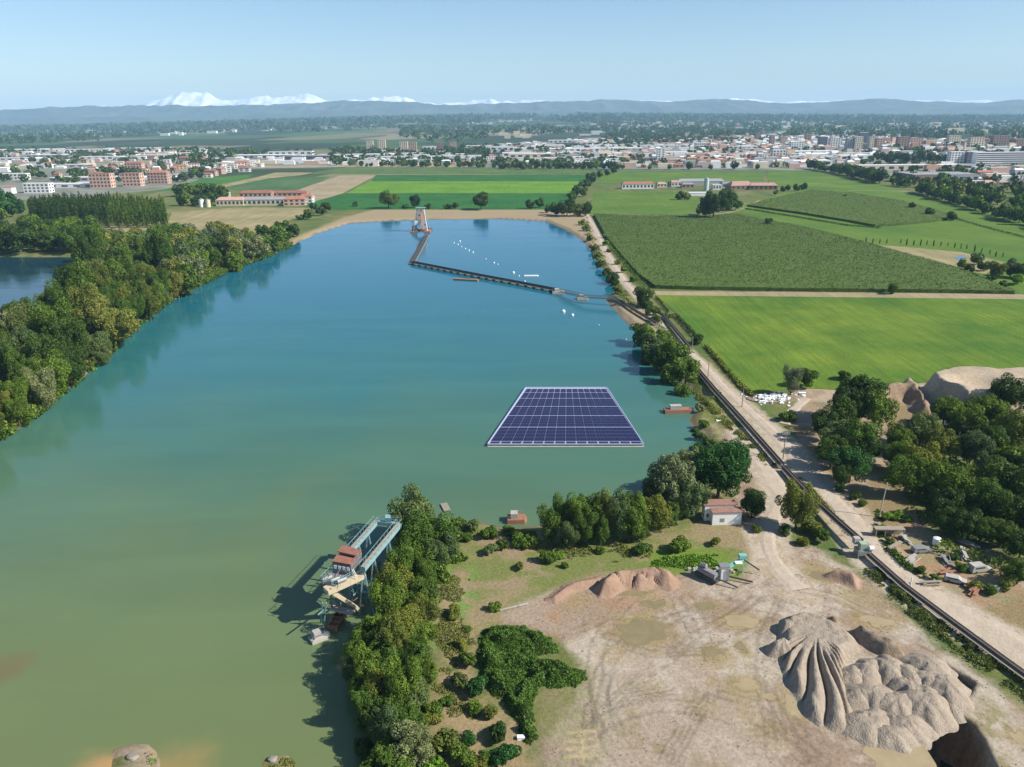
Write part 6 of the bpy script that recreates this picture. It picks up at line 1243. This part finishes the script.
# stuff: town wood masses and the far plain
def treemass(regions, name, label, seed, m):
    r = np.random.default_rng(seed); A = []; Sz = []
    for px, n, rad, zz, fn in regions:
        c = scatter(GP(px), n, seed); seed += 1
        if fn: c = c[fbm(c[:, 0], c[:, 1]*.5, fn[0], 4, seed) > fn[1]]
        for (x, y) in c:
            k = 26 if rad < 12 else 16; d = r.normal(size=(k, 3)); d /= np.linalg.norm(d, axis=1)[:, None]; rr_ = rad*r.uniform(.7, 1.3)
            hh = 1.5+float(upl(x, y))
            A.append(d*rr_*np.array([1, 1, .75])*r.uniform(.6, 1, (k, 1))+np.array([x, y, hh+rr_*1.0])); Sz.append(np.full(k, rr_*.75))
    A = np.concatenate(A); Sz = np.concatenate(Sz)
    leaf_cloud(name, A, Sz, m, seed=seed, label=label, cat='wood'); print(name, len(A))
treemass([([(0,184),(0,150),(220,150),(225,166),(170,184)], 1500, 6.5, 0, (120, .44)), ([(330,166),(330,147),(620,146),(640,168),(500,168)], 1500, 6.5, 0, (150, .47)), ([(620,168),(620,139),(830,139),(830,168)], 1300, 6.5, 0, (140, .47)), ([(830,160),(830,138),(1060,138),(1060,170),(900,172)], 1300, 7.5, 0, (140, .42)),
          ([(888,189),(935,186),(1060,215),(1060,170),(900,171)], 420, 7, 0, (100, .42)), ([(600,150),(600,133),(760,133),(760,143)], 1600, 9, 0, (260, .42))], 'town_woodland', 'small unnamed trees filling the gaps between the town buildings', 31, LM['dark'])
treemass([([(-60,148),(-60,130),(400,125.5),(400,134),(200,137),(100,145)], 7500, 17, 0, (700, .43)), ([(400,146),(400,125.5),(620,123),(620,133)], 4500, 15, 0, (600, .46)), ([(600,139),(600,123),(1090,118),(1090,140)], 10000, 15, 0, (600, .37)), ([(230,165),(150,162),(210,154),(330,152),(350,158)], 260, 8, 0, (200, .47))],
         'far_woodland', 'dark far off woodland covering the plain before the mountains', 41, LM['dark'])
treemass([([(-80,135),(-80,130.5),(1100,118),(1100,122.5)], 9000, 32, 0, (1500, .3))], 'distant_woodland', 'bluish woods on the horizon below the mountains', 51, LM['dark'])
def farboxes(regions, name, label, seed, m):
    r = np.random.default_rng(seed); b = MB()
    for px, n, s0, s1, hmax in regions:
        c = scatter(GP(px), n, seed); seed += 1; nn = fbm(c[:, 0], c[:, 1]*.6, 900, 3, seed+3); c = c[nn > .45]
        for x, y in c:
            hh = 1.5+float(upl(x, y)); w_ = r.uniform(s0, s1); d_ = r.uniform(s0, s1)*.6; b.box(x-w_, x+w_, y-d_, y+d_, hh-2, hh+hmax*r.uniform(.3, 1)**1.6)
    o = b.build(name, m); o['kind'] = 'stuff'; o['label'] = label; o['category'] = 'town'
R1 = [([(-60,146),(-60,131),(1100,118.5),(1100,140),(620,138),(500,134),(300,132)], 1500, 10, 34, 20)]
farboxes(R1, 'far_town', 'scattered pale houses far across the plain', 61, WALLS['white']); farboxes([([(500,140),(500,124),(1100,118.5),(1100,138)], 2200, 10, 30, 26)], 'far_town', 'dense far town houses below the right mountains', 71, WALLS['cream']); farboxes([([(560,146),(560,123.5),(1100,119),(1100,140)], 250, 8, 24, 16)], 'far_town', 'red roofed far houses scattered beyond the town', 81, ROOFS['red'])
def townmass():
    r = np.random.default_rng(91); V = []; Fc = []; MI = []
    mats_ = [WALLS['white'], WALLS['cream'], WALLS['grey'], WALLS['salmon'], ROOFS['red'], ROOFS['flat'], ROOFS['white'], ROOFS['grey']]
    for px, n, s0, s1, hm_, thr in (([(-60,196),(-60,150),(220,151),(225,164),(180,184),(90,192)], 520, 7, 22, 9, .4), ([(225,165),(225,158),(340,157),(345,165)], 60, 8, 25, 8, .3), ([(345,166),(345,157),(500,157),(500,146),(560,142),(640,139),(700,140),(700,168),(500,166)], 1500, 9, 34, 11, .34),
         ([(700,168),(700,139),(890,137),(890,160),(800,168)], 1500, 7, 20, 14, .33), ([(890,160),(890,140),(1100,140),(1100,186),(960,184)], 620, 8, 26, 12, .42)):
        c = scatter(GP(px), n*2, int(n)); f = fbm(c[:, 0], c[:, 1]*.6, 200, 3, n); c = c[f > thr][:n]
        for x, y in c:
            w_ = r.uniform(s0, s1)*.8; d_ = r.uniform(6, 12)*.7
            if any(abs(x-a) < (w_+q*.95) and abs(y-b_) < (d_+8) for a, b_, q in TWN): continue
            TWN.append((x, y, w_)); h = r.uniform(4, hm_); k = len(V)
            V += [(x+sx*w_, y+sy*d_, z) for z in (.5, 1.5+h) for sx, sy in ((-1, -1), (1, -1), (1, 1), (-1, 1))]+[(x-w_*.7, y, 1.5+h+(2.2 if w_ < 12 else .4)), (x+w_*.7, y, 1.5+h+(2.2 if w_ < 12 else .4))]
            Fc += [[k+i for i in q] for q in ((0, 1, 5, 4), (1, 2, 6, 5), (2, 3, 7, 6), (3, 0, 4, 7), (4, 5, 9, 8), (5, 6, 9), (6, 7, 8, 9), (7, 4, 8))]
            wm = r.choice([0, 0, 1, 2, 3]); rm = r.choice([4, 5, 6, 7]) if w_ < 12 else r.choice([5, 6, 6, 7]); MI += [wm]*4+[rm]*4
    me = bpy.data.meshes.new('town'); me.from_pydata(V, [], Fc); [me.materials.append(m_) for m_ in mats_]; me.polygons.foreach_set('material_index', MI); me.update(); print('town', len(V)//10)
    o = link('town', me); o['kind'] = 'stuff'; o['label'] = 'mass of small pale and red roofed town houses'; o['category'] = 'town'
townmass()
# snow range, behind the haze-blue hills
mountains('mountains', SN, 19000, ms, 118, 9, 3600, .6, .22)
# ------------------------------------------------------------ haze
hz = MB().box(-34000, 34000, -700, 25000, -70, 780).build('haze', None); hz['kind'] = 'stuff'
hm = bpy.data.materials.new('haze'); hm.use_nodes = True; n = hm.node_tree; n.nodes.remove(n.nodes['Principled BSDF']); pv = n.nodes.new('ShaderNodeVolumePrincipled'); pv.inputs['Density'].default_value = 5.2e-5; pv.inputs['Color'].default_value = (.45, .72, 1.0, 1); pv.inputs['Anisotropy'].default_value = 0.0
n.links.new(pv.outputs[0], n.nodes['Material Output'].inputs['Volume']); hz.data.materials.append(hm)
hz['label'] = 'pale blue haze over the far plain'; hz['category'] = 'haze'
for k, v in CNT.most_common(20): print(v, k)
# ------------------------------------------------------------ labels
def ordn(i): return f"{i}{'th' if 10 <= i % 100 <= 20 else {1: 'st', 2: 'nd', 3: 'rd'}.get(i % 10, 'th')}"
bpy.context.view_layer.update()
D = {}
for o, adj, noun, where, pl in REG: D.setdefault((adj, noun, where), []).append((PR(o.location)[0], o, pl))
for (adj, noun, where), L in D.items():
    L.sort(key=lambda t: t[0]); n = len(L)
    for i, (x, o, pl) in enumerate(L):
        pos = '' if n == 1 else ('left' if i == 0 else 'right') if n == 2 else 'leftmost' if i == 0 else 'rightmost' if i == n-1 else ordn(i+1)+' from left'
        o['label'] = f"{adj} {noun} {where}" if n == 1 else f"{pos} of {n} {adj} {pl} {where}"
    

for o in S.objects:
    if 'label' in o and len(o['label'].split()) > 16: print('LONG', o['label'])
